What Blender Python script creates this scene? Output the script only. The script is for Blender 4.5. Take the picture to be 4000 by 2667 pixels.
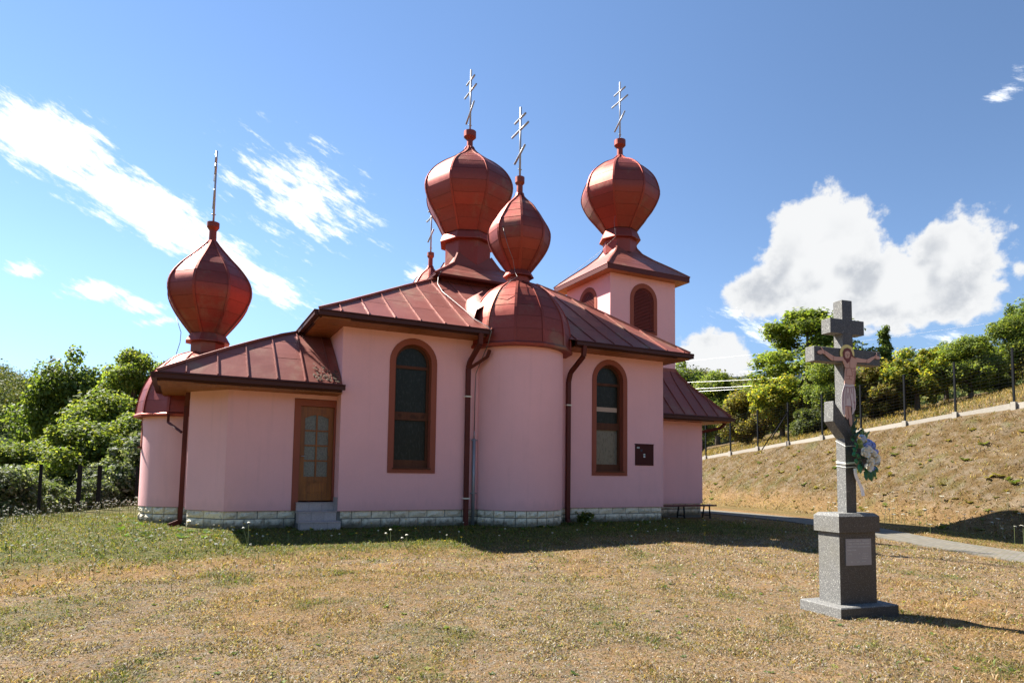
import bpy, math, random
import numpy as np
from mathutils import Vector, Matrix

for _o in list(bpy.data.objects):
    bpy.data.objects.remove(_o, do_unlink=True)
SC = bpy.context.scene
COL = SC.collection
rnd = random.Random(11)
R = math.radians

# ------------------------------------------------------------------ camera
CAM = Vector((0.0, 0.0, 1.2))
cr, cd, cf = Vector((0.8923, -0.4511, 0.0134)), Vector((0.0443, 0.0579, -0.9973)), Vector((0.4492, 0.8905, 0.0720))
cr, cd, cf = cr.normalized(), cd.normalized(), cf.normalized()
cam = bpy.data.objects.new('camera', bpy.data.cameras.new('camera'))
COL.objects.link(cam)
mw = Matrix.Identity(4)
for i in range(3):
    mw[i][0], mw[i][1], mw[i][2], mw[i][3] = cr[i], -cd[i], -cf[i], CAM[i]
cam.matrix_world = mw
cam.data.sensor_width = 36.0
cam.data.lens = 23.062
cam.data.shift_y = 0.0827
cam.data.clip_start = 0.1
cam.data.clip_end = 4000
SC.camera = cam

# ------------------------------------------------------------------ exposure
SC.view_settings.view_transform = 'Standard'
SC.view_settings.look = 'None'
SC.view_settings.gamma = 1.0
SC.view_settings.use_curve_mapping = False
SC.view_settings.exposure = 1.72
try:
    SC.cycles.max_bounces = 8
    SC.cycles.use_adaptive_sampling = True
except Exception:
    pass

# ------------------------------------------------------------------ sun
SUN = Vector((-0.52, 0.75, 1.0)).normalized()
sl = bpy.data.lights.new('sun', 'SUN')
sl.energy = 5.0
sl.angle = R(0.53)
sl.color = (1.0, 0.95, 0.87)
so = bpy.data.objects.new('sun', sl)
so.rotation_euler = SUN.to_track_quat('Z', 'Y').to_euler()
so.location = (-20, 40, 50)
COL.objects.link(so)

# ------------------------------------------------------------------ node helpers
class NT:
    def __init__(self, tree):
        self.t = tree; self.n = tree.nodes; self.l = tree.links
    def node(self, typ, **kw):
        nd = self.n.new(typ)
        for k, v in kw.items():
            setattr(nd, k, v)
        return nd
    def link(self, a, b):
        self.l.new(a, b)
    def setin(self, nd, i, v):
        if hasattr(v, 'is_linked') or hasattr(v, 'links'):
            self.l.new(v, nd.inputs[i])
        else:
            nd.inputs[i].default_value = v
    def math(self, op, a, b=0.0, c=None, clamp=False):
        nd = self.n.new('ShaderNodeMath'); nd.operation = op; nd.use_clamp = clamp
        self.setin(nd, 0, a); self.setin(nd, 1, b)
        if c is not None: self.setin(nd, 2, c)
        return nd.outputs[0]
    def mix(self, f, a, b, mode='MIX'):
        nd = self.n.new('ShaderNodeMix'); nd.data_type = 'RGBA'; nd.blend_type = mode
        self.setin(nd, 0, f); self.setin(nd, 6, a); self.setin(nd, 7, b)
        return nd.outputs[2]
    def noise(self, vec, scale, detail=4, rough=0.55, dim='3D'):
        nd = self.n.new('ShaderNodeTexNoise'); nd.noise_dimensions = dim
        nd.inputs['Scale'].default_value = scale; nd.inputs['Detail'].default_value = detail
        nd.inputs['Roughness'].default_value = rough
        if vec is not None: self.l.new(vec, nd.inputs['Vector'])
        return nd.outputs[0]
    def ramp(self, fac, stops):
        nd = self.n.new('ShaderNodeValToRGB')
        el = nd.color_ramp.elements
        while len(el) < len(stops): el.new(0.5)
        for e, (p, c) in zip(el, stops):
            e.position = p; e.color = c if len(c) == 4 else (*c, 1)
        self.l.new(fac, nd.inputs[0])
        return nd.outputs[0]
    def mr(self, v, a, b, c=0.0, d=1.0, smooth=False):
        nd = self.n.new('ShaderNodeMapRange')
        if smooth: nd.interpolation_type = 'SMOOTHSTEP'
        self.setin(nd, 0, v); self.setin(nd, 1, a); self.setin(nd, 2, b); self.setin(nd, 3, c); self.setin(nd, 4, d)
        return nd.outputs[0]

def c4(c): return (c[0], c[1], c[2], 1.0)

# ------------------------------------------------------------------ sky
W = bpy.data.worlds.new('World'); SC.world = W; W.use_nodes = True
n = NT(W.node_tree)
W.node_tree.nodes.clear()
out = n.node('ShaderNodeOutputWorld'); bg = n.node('ShaderNodeBackground')
SKY_STRENGTH = 0.072
bg.inputs[1].default_value = SKY_STRENGTH
n.link(bg.outputs[0], out.inputs[0])
sky = n.node('ShaderNodeTexSky'); sky.sky_type = 'NISHITA'; sky.sun_disc = False
sky.sun_elevation = math.asin(SUN.z)
sky.sun_rotation = math.atan2(SUN.x, SUN.y)
sky.altitude = 300; sky.air_density = 0.8; sky.dust_density = 0.0; sky.ozone_density = 1.3
tc = n.node('ShaderNodeTexCoord')
sep = n.node('ShaderNodeSeparateXYZ'); n.link(tc.outputs['Generated'], sep.inputs[0])
x, y, z = sep.outputs
az = n.math('MULTIPLY', n.math('ARCTAN2', x, y), 57.29578)
el = n.math('MULTIPLY', n.math('ARCSINE', z), 57.29578)
def comb(a, b, c=0.0):
    nd = n.node('ShaderNodeCombineXYZ'); n.setin(nd, 0, a); n.setin(nd, 1, b); n.setin(nd, 2, c); return nd.outputs[0]
azel = comb(az, el)
# two cloud textures: puffy heaps and combed-out wisps
puff = n.noise(azel, 0.22, 9, 0.62)
puff2 = n.noise(azel, 0.8, 4, 0.55)
rotv = n.node('ShaderNodeVectorRotate'); rotv.rotation_type = 'Z_AXIS'; rotv.inputs['Angle'].default_value = R(24)
n.link(azel, rotv.inputs['Vector'])
sc_ = n.node('ShaderNodeVectorMath', operation='MULTIPLY'); n.link(rotv.outputs[0], sc_.inputs[0]); sc_.inputs[1].default_value = (0.45, 1.5, 1)
wisp = n.noise(sc_.outputs[0], 0.75, 9, 0.68)
# cloud bodies: (azimuth, elevation, half width, half height, tilt) in degrees of sky, softness, wispiness
HEAPS = [(52.4, 17.6, 5.6, 4.9, 8, 1.45), (60.9, 15.0, 4.0, 4.8, -30, 1.35), (57.0, 14.6, 5.0, 3.4, 0, 1.3), (48.4, 15.2, 4.0, 2.6, 18, 1.1), (54.5, 13.0, 7.4, 2.3, -10, 1.1),
         (44.0, 10.4, 3.6, 2.7, -18, 1.35), (42.2, 8.9, 5.2, 2.0, -2, 1.3), (64.9, 14.4, .9, .9, -10, .4), (59.3, 8.5, 3.4, .7, -5, .9), (65.4, 10.6, 1.0, 1.1, -7, .8)]
WISPS = [(-9.4, 22.3, 4.6, 2.7, -15, 1.25), (-3.0, 19.2, 6.6, 2.4, -22, 1.2), (4.2, 15.9, 5.8, 1.7, -26, 1.0), (8.6, 22.1, 5.4, 3.4, -14, .62), (8.0, 21.0, 3.6, 2.0, -20, .72),
         (-10.5, 13.6, 1.7, .6, 5, .75), (-6.2, 12.9, 2.3, .9, -5, .85), (-3.3, 12.3, 2.0, .65, -1, .7), (-2.0, 11.2, 1.7, .4, 10, .5), (18.3, 17.0, 1.3, .8, 3, .45),
         (60.6, 10.3, 1.4, .6, -6, .55), (48.0, 11.9, 2.6, 1.2, -25, .5), (64.7, 26.0, 1.0, .6, 32, .35), (46.2, 14.0, 1.8, 1.2, 20, .4)]
def bodies(lst):
    acc = None
    for (a0, e0, ra, rb, t, amp) in lst:
        ce = math.cos(R(e0)); ct, st = math.cos(R(t)), math.sin(R(t))
        da = n.math('MULTIPLY_ADD', az, ce, -a0 * ce); de = n.math('SUBTRACT', el, e0)
        p = n.math('MULTIPLY_ADD', da, ct / ra, n.math('MULTIPLY', de, st / ra))
        q = n.math('MULTIPLY_ADD', da, -st / rb, n.math('MULTIPLY', de, ct / rb))
        d2 = n.math('MULTIPLY_ADD', p, p, n.math('MULTIPLY', q, q))
        m = n.math('MULTIPLY', n.math('SUBTRACT', 1.0, n.math('SQRT', d2)), amp)
        acc = m if acc is None else n.math('MAXIMUM', acc, m)
    return n.math('MAXIMUM', acc, -1.0)
hb = bodies(HEAPS); wb = bodies(WISPS)
hd = n.math('ADD', n.math('MINIMUM', hb, 0.75), n.math('MULTIPLY_ADD', puff, 1.9, -1.02))
hd = n.math('MULTIPLY_ADD', n.math('SUBTRACT', puff2, 0.5), 0.65, hd)
hm = n.mr(hd, 0.0, 0.30, 0, 1, True)
wd = n.math('ADD', n.math('MULTIPLY', wb, 1.1), n.math('MULTIPLY_ADD', wisp, 3.0, -1.62))
wm = n.mr(wd, -0.15, 0.62, 0, 1, True)
# a few scattered wisps elsewhere round the sky, as in the part we see
far = n.noise(tc.outputs['Generated'], 3.2, 8, 0.6)
fm = n.math('MULTIPLY', n.mr(far, 0.62, 0.8, 0, 0.6, True), n.mr(el, 27, 40, 0, 1))
cover = n.math('MAXIMUM', n.math('MAXIMUM', hm, wm), fm)
# heaps: white where thin or towards the sun, grey in the thick underside
thick = n.mr(hd, 0.25, 0.9, 0, 1, True)
body = n.noise(azel, 0.24, 2, 0.5)
shade = n.math('MULTIPLY', n.math('MULTIPLY', thick, n.mr(n.math('MULTIPLY_ADD', puff2, .10, n.math('MULTIPLY', body, .90)), 0.42, 0.58, 0.0, 0.9, True)), n.mr(el, 20.5, 15.5, 0.0, 1.0, True))
hcol = n.mix(shade, (3.9, 3.95, 4.0, 1), (2.3, 2.45, 2.7, 1))
ccol = n.mix(n.math('GREATER_THAN', wm, hm), hcol, (5.6, 5.7, 5.8, 1))
hs = n.node('ShaderNodeHueSaturation'); hs.inputs['Saturation'].default_value = 1.05; hs.inputs['Value'].default_value = 1.0
# polarised clear sky: deepest a quarter turn from the sun, and less milky at the horizon than the bare model
dp = n.node('ShaderNodeVectorMath', operation='DOT_PRODUCT'); n.link(tc.outputs['Generated'], dp.inputs[0]); dp.inputs[1].default_value = tuple(SUN)
pol = n.math('MULTIPLY', n.mr(n.math('ABSOLUTE', dp.outputs['Value']), 0.05, 0.75, 0.80, 1.0, True), n.mr(el, 0.0, 16.0, 0.66, 1.0, True))
n.link(pol, hs.inputs['Value'])
n.link(sky.outputs[0], hs.inputs['Color'])
n.link(n.mix(cover, hs.outputs[0], ccol), bg.inputs[0])

# ------------------------------------------------------------------ materials
def mat(name, col=(0.5, 0.5, 0.5), rough=0.6, metal=0.0, spec=0.4, build=None, vary=0.0):
    m = bpy.data.materials.new(name); m.use_nodes = True
    t = NT(m.node_tree); b = m.node_tree.nodes['Principled BSDF']
    b.inputs['Base Color'].default_value = c4(col); b.inputs['Roughness'].default_value = rough
    b.inputs['Metallic'].default_value = metal; b.inputs['Specular IOR Level'].default_value = spec
    if build: build(t, b, c4(col))
    return m
def opos(t):
    return t.node('ShaderNodeNewGeometry').outputs['Position']
def orand(t):
    return t.node('ShaderNodeObjectInfo').outputs['Random']
def bump(t, b, h, strength=0.3, dist=0.01):
    nd = t.node('ShaderNodeBump'); nd.inputs['Strength'].default_value = strength; nd.inputs['Distance'].default_value = dist
    t.link(h, nd.inputs['Height']); t.link(nd.outputs[0], b.inputs['Normal'])
def grain(scale, amt=0.15, bs=0.3, bd=0.01, big=0.7, bigamt=0.12, rv=0.0, tint=None):
    def f(t, b, col):
        p = opos(t)
        a = t.noise(p, scale, 5, 0.6); g = t.noise(p, big, 4, 0.6)
        v = t.math('MULTIPLY_ADD', t.math('SUBTRACT', a, 0.5), 2 * amt, 1.0)
        v = t.math('MULTIPLY_ADD', t.math('SUBTRACT', g, 0.5), 2 * bigamt, v)
        if rv: v = t.math('MULTIPLY_ADD', t.math('SUBTRACT', orand(t), 0.5), 2 * rv, v)
        cc = t.node('ShaderNodeCombineColor'); [t.link(v, cc.inputs[i]) for i in range(3)]
        o = t.mix(1.0, col, cc.outputs[0], 'MULTIPLY')
        if tint:
            o = t.mix(t.mr(g, 0.48, 0.72, 0, tint[1], True), o, c4(tint[0]))
        t.link(o, b.inputs['Base Color'])
        if bs: bump(t, b, a, bs, bd)
    return f
def sheetmetal(t, b, col):
    p = opos(t)
    g = t.noise(p, 1.1, 6, 0.65); s = t.noise(p, 14, 4, 0.6); w = t.noise(p, 0.5, 3, 0.5)
    v = t.math('MULTIPLY_ADD', t.math('SUBTRACT', orand(t), 0.5), 0.22, 1.0)
    v = t.math('MULTIPLY_ADD', t.math('SUBTRACT', s, 0.5), 0.3, v)
    cc = t.node('ShaderNodeCombineColor'); [t.link(v, cc.inputs[i]) for i in range(3)]
    o = t.mix(1.0, col, cc.outputs[0], 'MULTIPLY')
    o = t.mix(t.mr(g, 0.5, 0.74, 0, 0.75, True), o, (0.30, 0.185, 0.12, 1))      # bleached, lichened paint
    o = t.mix(t.mr(s, 0.60, 0.75, 0, 0.35, True), o, (0.10, 0.06, 0.045, 1))
    t.link(o, b.inputs['Base Color'])
    t.link(t.mr(g, 0.3, 0.7, 0.42, 0.62), b.inputs['Roughness'])
    bump(t, b, t.math('ADD', w, t.math('MULTIPLY', g, 0.35)), 0.5, 0.05)
def wood(c2, scale=7.0, stretch=(1, 1, .08)):
    def f(t, b, col):
        mp = t.node('ShaderNodeVectorMath', operation='MULTIPLY'); t.link(opos(t), mp.inputs[0]); mp.inputs[1].default_value = stretch
        a = t.noise(mp.outputs[0], scale * 4, 5, 0.65); g = t.noise(opos(t), 5, 3, 0.5)
        o = t.mix(t.mr(a, 0.32, 0.68), col, c4(c2))
        v = t.math('MULTIPLY_ADD', t.math('SUBTRACT', orand(t), 0.5), 0.3, 1.0)
        cc = t.node('ShaderNodeCombineColor'); [t.link(v, cc.inputs[i]) for i in range(3)]
        o = t.mix(1.0, o, cc.outputs[0], 'MULTIPLY')
        o = t.mix(t.mr(g, 0.6, 0.72, 0, 0.6, True), o, (col[0] * .3, col[1] * .3, col[2] * .3, 1))
        t.link(o, b.inputs['Base Color']); bump(t, b, a, 0.2, 0.004)
    return f
def granite(t, b, col):
    p = opos(t)
    a = t.noise(p, 150, 3, 0.7); c = t.noise(p, 75, 3, 0.7); g = t.noise(p, 2.2, 3, 0.5)
    o = t.mix(t.mr(a, 0.48, 0.62), (col[0] * .45, col[1] * .45, col[2] * .46, 1), col)
    o = t.mix(t.mr(c, 0.56, 0.64), o, (col[0] * 1.6, col[1] * 1.6, col[2] * 1.55, 1))
    o = t.mix(t.mr(g, 0.5, 0.75, 0, 0.35), o, (col[0] * .6, col[1] * .56, col[2] * .42, 1))
    t.link(o, b.inputs['Base Color']); bump(t, b, a, 0.25, 0.004)
def stone(t, b, col):
    p = opos(t)
    a = t.noise(p, 9, 6, 0.65); g = t.noise(p, 30, 4, 0.6); sep = t.node('ShaderNodeSeparateXYZ'); t.link(p, sep.inputs[0])
    v = t.math('MULTIPLY_ADD', t.math('SUBTRACT', orand(t), 0.5), 0.28, 1.0)
    v = t.math('MULTIPLY_ADD', t.math('SUBTRACT', g, 0.5), 0.4, v)
    cc = t.node('ShaderNodeCombineColor'); [t.link(v, cc.inputs[i]) for i in range(3)]
    o = t.mix(1.0, col, cc.outputs[0], 'MULTIPLY')
    o = t.mix(t.mr(a, 0.5, 0.7, 0, 0.6, True), o, (0.36, 0.30, 0.2, 1))
    splash = t.math('MULTIPLY', t.mr(t.math('MULTIPLY_ADD', a, -0.25, sep.outputs[2]), -0.12, 0.06, 1, 0, True), 0.75)
    o = t.mix(splash, o, (0.06, 0.055, 0.04, 1))                                   # soil splash stain
    t.link(o, b.inputs['Base Color']); bump(t, b, t.math('ADD', a, g), 0.9, 0.03)
def leafmat(name, tint, trans=0.35, spec=0.2):
    m = bpy.data.materials.new(name); m.use_nodes = True
    t = NT(m.node_tree); m.node_tree.nodes.clear()
    o = t.node('ShaderNodeOutputMaterial'); at = t.node('ShaderNodeAttribute'); at.attribute_name = 'Col'
    col = t.mix(1.0, at.outputs['Color'], c4(tint), 'MULTIPLY')
    d = t.node('ShaderNodeBsdfPrincipled'); d.inputs['Roughness'].default_value = 0.6; d.inputs['Specular IOR Level'].default_value = spec
    tr = t.node('ShaderNodeBsdfTranslucent'); mx = t.node('ShaderNodeMixShader'); mx.inputs[0].default_value = trans
    t.link(col, d.inputs['Base Color'])
    t.link(t.mix(1.0, col, (1.9, 1.9, 0.8, 1), 'MULTIPLY'), tr.inputs['Color'])
    t.link(d.outputs[0], mx.inputs[1]); t.link(tr.outputs[0], mx.inputs[2]); t.link(mx.outputs[0], o.inputs[0])
    return m
def vcol(name, rough=0.7, spec=0.3):
    def f(t, b, col):
        at = t.node('ShaderNodeAttribute'); at.attribute_name = 'Col'
        t.link(at.outputs['Color'], b.inputs['Base Color'])
    return mat(name, rough=rough, spec=spec, build=f)

def plaster(t, b, col):
    p = opos(t); a = t.noise(p, 55, 5, 0.65); g = t.noise(p, 0.8, 5, 0.6)
    mp = t.node('ShaderNodeVectorMath', operation='MULTIPLY'); t.link(p, mp.inputs[0]); mp.inputs[1].default_value = (5, 5, 0.28)
    st = t.noise(mp.outputs[0], 1.2, 5, 0.6); sep = t.node('ShaderNodeSeparateXYZ'); t.link(p, sep.inputs[0])
    v = t.math('MULTIPLY_ADD', t.math('SUBTRACT', a, 0.5), 0.16, 1.0)
    v = t.math('MULTIPLY_ADD', t.math('SUBTRACT', g, 0.5), 0.18, v)
    v = t.math('MULTIPLY_ADD', t.mr(st, 0.52, 0.74, 0, 1, True), -0.05, v)                      # faint rain streaks
    v = t.math('MULTIPLY_ADD', t.mr(t.math('MULTIPLY_ADD', st, 0.5, sep.outputs[2]), 0.62, 0.86, 1, 0, True), -0.10, v)   # splash dirt over the plinth
    cc = t.node('ShaderNodeCombineColor'); [t.link(v, cc.inputs[i]) for i in range(3)]
    t.link(t.mix(1.0, col, cc.outputs[0], 'MULTIPLY'), b.inputs['Base Color']); bump(t, b, a, 0.4, 0.008)
PINK = mat('pink_stucco', (0.87, 0.475, 0.465), 0.85, spec=0.2, build=plaster)
TRIM = mat('terracotta_paint', (0.30, 0.085, 0.05), 0.75, spec=0.25, build=grain(50, 0.1, 0.25, 0.005, 1.5, 0.1))
ROOF = mat('red_painted_sheet', (0.265, 0.080, 0.058), 0.5, metal=0.2, spec=0.35, build=sheetmetal)
DOME = mat('red_dome_sheet', (0.30, 0.062, 0.045), 0.38, metal=0.75, spec=0.4, build=sheetmetal)
DARK = mat('dark_red_metal', (0.105, 0.022, 0.015), 0.55, spec=0.25, build=grain(8, 0.15, 0, 0, 1.2, 0.2))
UNDER = mat('roof_underlay', (0.07, 0.025, 0.02), 0.8)
SOFFIT = mat('varnished_soffit_boards', (0.40, 0.15, 0.05), 0.55, build=wood((0.28, 0.095, 0.03), 5, (1, 1, 1)))
DOORW = mat('knotty_pine', (0.36, 0.12, 0.018), 0.42, build=wood((0.17, 0.055, 0.014), 4))
WINW = mat('dark_window_wood', (0.115, 0.042, 0.018), 0.6, spec=0.2, build=wood((0.09, 0.03, 0.014), 4))
def _glass(t, b, col):
    mp = t.node('ShaderNodeVectorMath', operation='MULTIPLY'); t.link(opos(t), mp.inputs[0]); mp.inputs[1].default_value = (1, 1, 0.35)
    a = t.noise(mp.outputs[0], 26, 5, 0.7)
    t.link(t.mix(t.mr(a, 0.5, 0.75), col, (0.045, 0.05, 0.042, 1)), b.inputs['Base Color']); bump(t, b, a, 0.25, 0.01)
GLASS = mat('obscured_dark_glass', (0.016, 0.02, 0.015), 0.32, spec=0.18, build=_glass)
GLASSB = mat('pale_blind_behind_glass', (0.17, 0.155, 0.115), 0.25, spec=0.5, build=_glass)
def _froz(t, b, col):
    a = t.noise(opos(t), 28, 5, 0.75)
    t.link(t.mix(t.mr(a, 0.35, 0.7), col, (0.22, 0.225, 0.19, 1)), b.inputs['Base Color']); bump(t, b, a, 0.5, 0.01)
GLASSD = mat('frosted_door_glass', (0.09, 0.095, 0.08), 0.3, spec=0.5, build=_froz)
PALE = mat('pale_strip', (0.5, 0.36, 0.26), 0.6)
STONE = mat('white_split_stone', (0.88, 0.78, 0.58), 0.85, build=stone)
MORTAR = mat('grey_mortar', (0.17, 0.165, 0.15), 0.9, build=grain(30, 0.2))
TILE = mat('pink_grey_granite_tile', (0.42, 0.36, 0.34), 0.5, build=grain(70, 0.5, 0.1, 0.003, 3, 0.1, 0.08))
GRAN = mat('polished_dark_granite', (0.09, 0.088, 0.084), 0.42, build=granite)
GRANR = mat('rough_hewn_granite', (0.225, 0.22, 0.205), 0.8, build=granite)
GRANP = mat('polished_plaque', (0.30, 0.29, 0.29), 0.4, build=grain(120, 0.25, 0.1, 0.002, 6, 0.08))
ENGR = mat('engraved_lettering', (0.42, 0.41, 0.40), 0.6, build=grain(150, 0.4, 0, 0, 30, 0.3))
STEEL = mat('bright_steel', (0.36, 0.36, 0.38), 0.4, metal=0.4)
ZINC = mat('zinc_tube', (0.32, 0.34, 0.36), 0.5, metal=0.5, build=grain(30, 0.15, 0, 0, 4, 0.15))
WIREM = mat('conductor_wire', (0.22, 0.20, 0.19), 0.5, metal=0.6)
CLIP = mat('cream_clip', (0.75, 0.70, 0.56), 0.5)
BLACKM = mat('anthracite_post', (0.010, 0.011, 0.013), 0.6, spec=0.1)
CONC = mat('pale_concrete', (0.34, 0.31, 0.26), 0.9, build=grain(18, 0.18, 0.4, 0.01, 1.2, 0.12, 0.08))
LOUV = mat('red_louvre_slat', (0.30, 0.055, 0.035), 0.5)
GUT = mat('dark_brown_gutter', (0.062, 0.018, 0.012), 0.5, spec=0.25, build=grain(8, 0.15, 0, 0, 1.2, 0.25))
BARK = mat('bark', (0.09, 0.07, 0.05), 0.9, build=grain(16, 0.3, 0.7, 0.02, 2, 0.2))
BOXM = mat('maroon_box_door', (0.055, 0.010, 0.010), 0.5, spec=0.15, build=grain(10, 0.1, 0, 0, 2, 0.1))
ALU = mat('overhead_wire', (0.6, 0.6, 0.6), 0.35, metal=0.3)
# ------------------------------------------------------------------ mesh builder
class MB:
    def __init__(self): self.v = []; self.f = []
    def vert(self, p): self.v.append(tuple(p)); return len(self.v) - 1
    def poly(self, pts):
        i = len(self.v); self.v += [tuple(p) for p in pts]; self.f.append(tuple(range(i, i + len(pts)))); return self
    def box(self, lo, hi, M=None):
        (a, b, c), (d, e, g) = lo, hi
        P = [(a, b, c), (d, b, c), (d, e, c), (a, e, c), (a, b, g), (d, b, g), (d, e, g), (a, e, g)]
        if M is not None: P = [tuple(M @ Vector(p)) for p in P]
        i = len(self.v); self.v += P
        self.f += [tuple(i + k for k in q) for q in ((0, 3, 2, 1), (4, 5, 6, 7), (0, 1, 5, 4), (1, 2, 6, 5), (2, 3, 7, 6), (3, 0, 4, 7))]
        return self
    def bar(self, a, b, w, h, up=(0, 0, 1)):
        a, b, up = Vector(a), Vector(b), Vector(up); d = (b - a).normalized(); s = d.cross(up).normalized(); u = s.cross(d)
        i = len(self.v)
        for p in (a, b):
            for (k, l) in ((-1, -1), (1, -1), (1, 1), (-1, 1)): self.v.append(tuple(p + s * (w / 2 * k) + u * (h / 2 * l)))
        self.f += [tuple(i + k for k in q) for q in ((0, 1, 2, 3), (7, 6, 5, 4), (0, 4, 5, 1), (1, 5, 6, 2), (2, 6, 7, 3), (3, 7, 4, 0))]
        return self
    def tube(self, path, r, k=8, caps=True):
        path = [Vector(p) for p in path]
        rs = r if isinstance(r, (list, tuple)) else [r] * len(path)
        base = len(self.v); prev = None
        for j, p in enumerate(path):
            d = (path[min(j + 1, len(path) - 1)] - path[max(j - 1, 0)]).normalized()
            if prev is None: s = d.cross(Vector((0, 0, 1)) if abs(d.z) < .9 else Vector((1, 0, 0))).normalized()
            else: s = (prev - d * prev.dot(d)).normalized()
            prev = s; u = d.cross(s)
            for q in range(k):
                a = 2 * math.pi * q / k; self.v.append(tuple(p + (s * math.cos(a) + u * math.sin(a)) * rs[j]))
        for j in range(len(path) - 1):
            for q in range(k):
                a, b = base + j * k + q, base + j * k + (q + 1) % k
                self.f.append((a, b, b + k, a + k))
        if caps:
            self.f.append(tuple(base + q for q in range(k))[::-1]); e = base + (len(path) - 1) * k
            self.f.append(tuple(e + q for q in range(k)))
        return self
    def lathe(self, c, prof, k=24, off=0.0, caps=True):
        base = len(self.v)
        for (r, z) in prof:
            for q in range(k):
                a = off + 2 * math.pi * q / k; self.v.append((c[0] + r * math.sin(a), c[1] - r * math.cos(a), z))
        for j in range(len(prof) - 1):
            for q in range(k):
                a, b = base + j * k + q, base + j * k + (q + 1) % k
                self.f.append((a, b, b + k, a + k))
        if caps:
            self.f.append(tuple(base + q for q in range(k))[::-1]); e = base + (len(prof) - 1) * k
            self.f.append(tuple(e + q for q in range(k)))
        return self
    def slab(self, pts, off):
        off = Vector(off); m = len(pts); i = len(self.v)
        self.v += [tuple(p) for p in pts] + [tuple(Vector(p) + off) for p in pts]
        self.f.append(tuple(range(i, i + m))[::-1]); self.f.append(tuple(range(i + m, i + 2 * m)))
        for k in range(m): self.f.append((i + k, i + (k + 1) % m, i + m + (k + 1) % m, i + m + k))
        return self
    def mesh(self, name, m=None, smooth=False):
        me = bpy.data.meshes.new(name); me.from_pydata(self.v, [], self.f)
        if m: me.materials.append(m)
        if smooth: me.polygons.foreach_set('use_smooth', [True] * len(me.polygons))
        me.update(); return me
    def build(self, name, m=None, parent=None, smooth=False):
        return link(name, self.mesh(name, m, smooth), parent)

def link(name, me, parent=None, M=None):
    o = bpy.data.objects.new(name, me); COL.objects.link(o)
    if M is not None: o.matrix_basis = M
    if parent is not None:
        o.parent = parent
        if parent.type == 'EMPTY': o.matrix_parent_inverse = (Matrix.LocRotScale(parent.location, parent.rotation_euler, parent.scale)).inverted()
        elif 'inv' in parent: pass
    return o
def tag(o, label=None, cat=None, group=None, kind=None):
    if label: o['label'] = label
    if cat: o['category'] = cat
    if group: o['group'] = group
    if kind: o['kind'] = kind
    return o
def empty(name, loc, label, cat, group=None, rz=0.0, scale=1.0):
    o = bpy.data.objects.new(name, None); COL.objects.link(o)
    o.location = loc; o.rotation_euler = (0, 0, rz); o.scale = (scale,) * 3; o.empty_display_size = 0.3
    return tag(o, label, cat, group)
def T(x, y, z): return Matrix.Translation((x, y, z))
def RZ(a): return Matrix.Rotation(a, 4, 'Z')
def smooth01(x): x = np.clip(x, 0, 1); return x * x * (3 - 2 * x)
# ------------------------------------------------------------------ terrain
def vnoise(x, y, seed=0):
    x = np.asarray(x, float); y = np.asarray(y, float)
    xi, yi = np.floor(x).astype(np.int64), np.floor(y).astype(np.int64); xf, yf = x - xi, y - yi
    def h(a, b):
        k = (a * 374761393 + b * 668265263 + seed * 974711) & 0xFFFFFFFF
        k = ((k ^ (k >> 13)) * 1274126177) & 0xFFFFFFFF
        return ((k ^ (k >> 16)) & 0xFFFF) / 65535.0
    u, v = xf * xf * (3 - 2 * xf), yf * yf * (3 - 2 * yf)
    return (h(xi, yi) * (1 - u) + h(xi + 1, yi) * u) * (1 - v) + (h(xi, yi + 1) * (1 - u) + h(xi + 1, yi + 1) * u) * v
def fbm(x, y, sc, seed=0, o=4):
    a, t, f = 0.0, 0.0, 1.0
    for k in range(o):
        a = a + vnoise(np.asarray(x) * sc * f + 17.3 * k, np.asarray(y) * sc * f - 9.1 * k, seed + k) / f; t += 1 / f; f *= 2
    return a / t
def kerb_x(Y): return 24.88 + (np.asarray(Y, float) - 11.95) * 0.0624
def kerb_z(Y): return np.clip(3.76 - (np.asarray(Y, float) - 11.95) * 0.0955, 0.3, 5.2)
def foot_x(Y): return 18.0 + (np.asarray(Y, float) - 8.5) * 0.24
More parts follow.
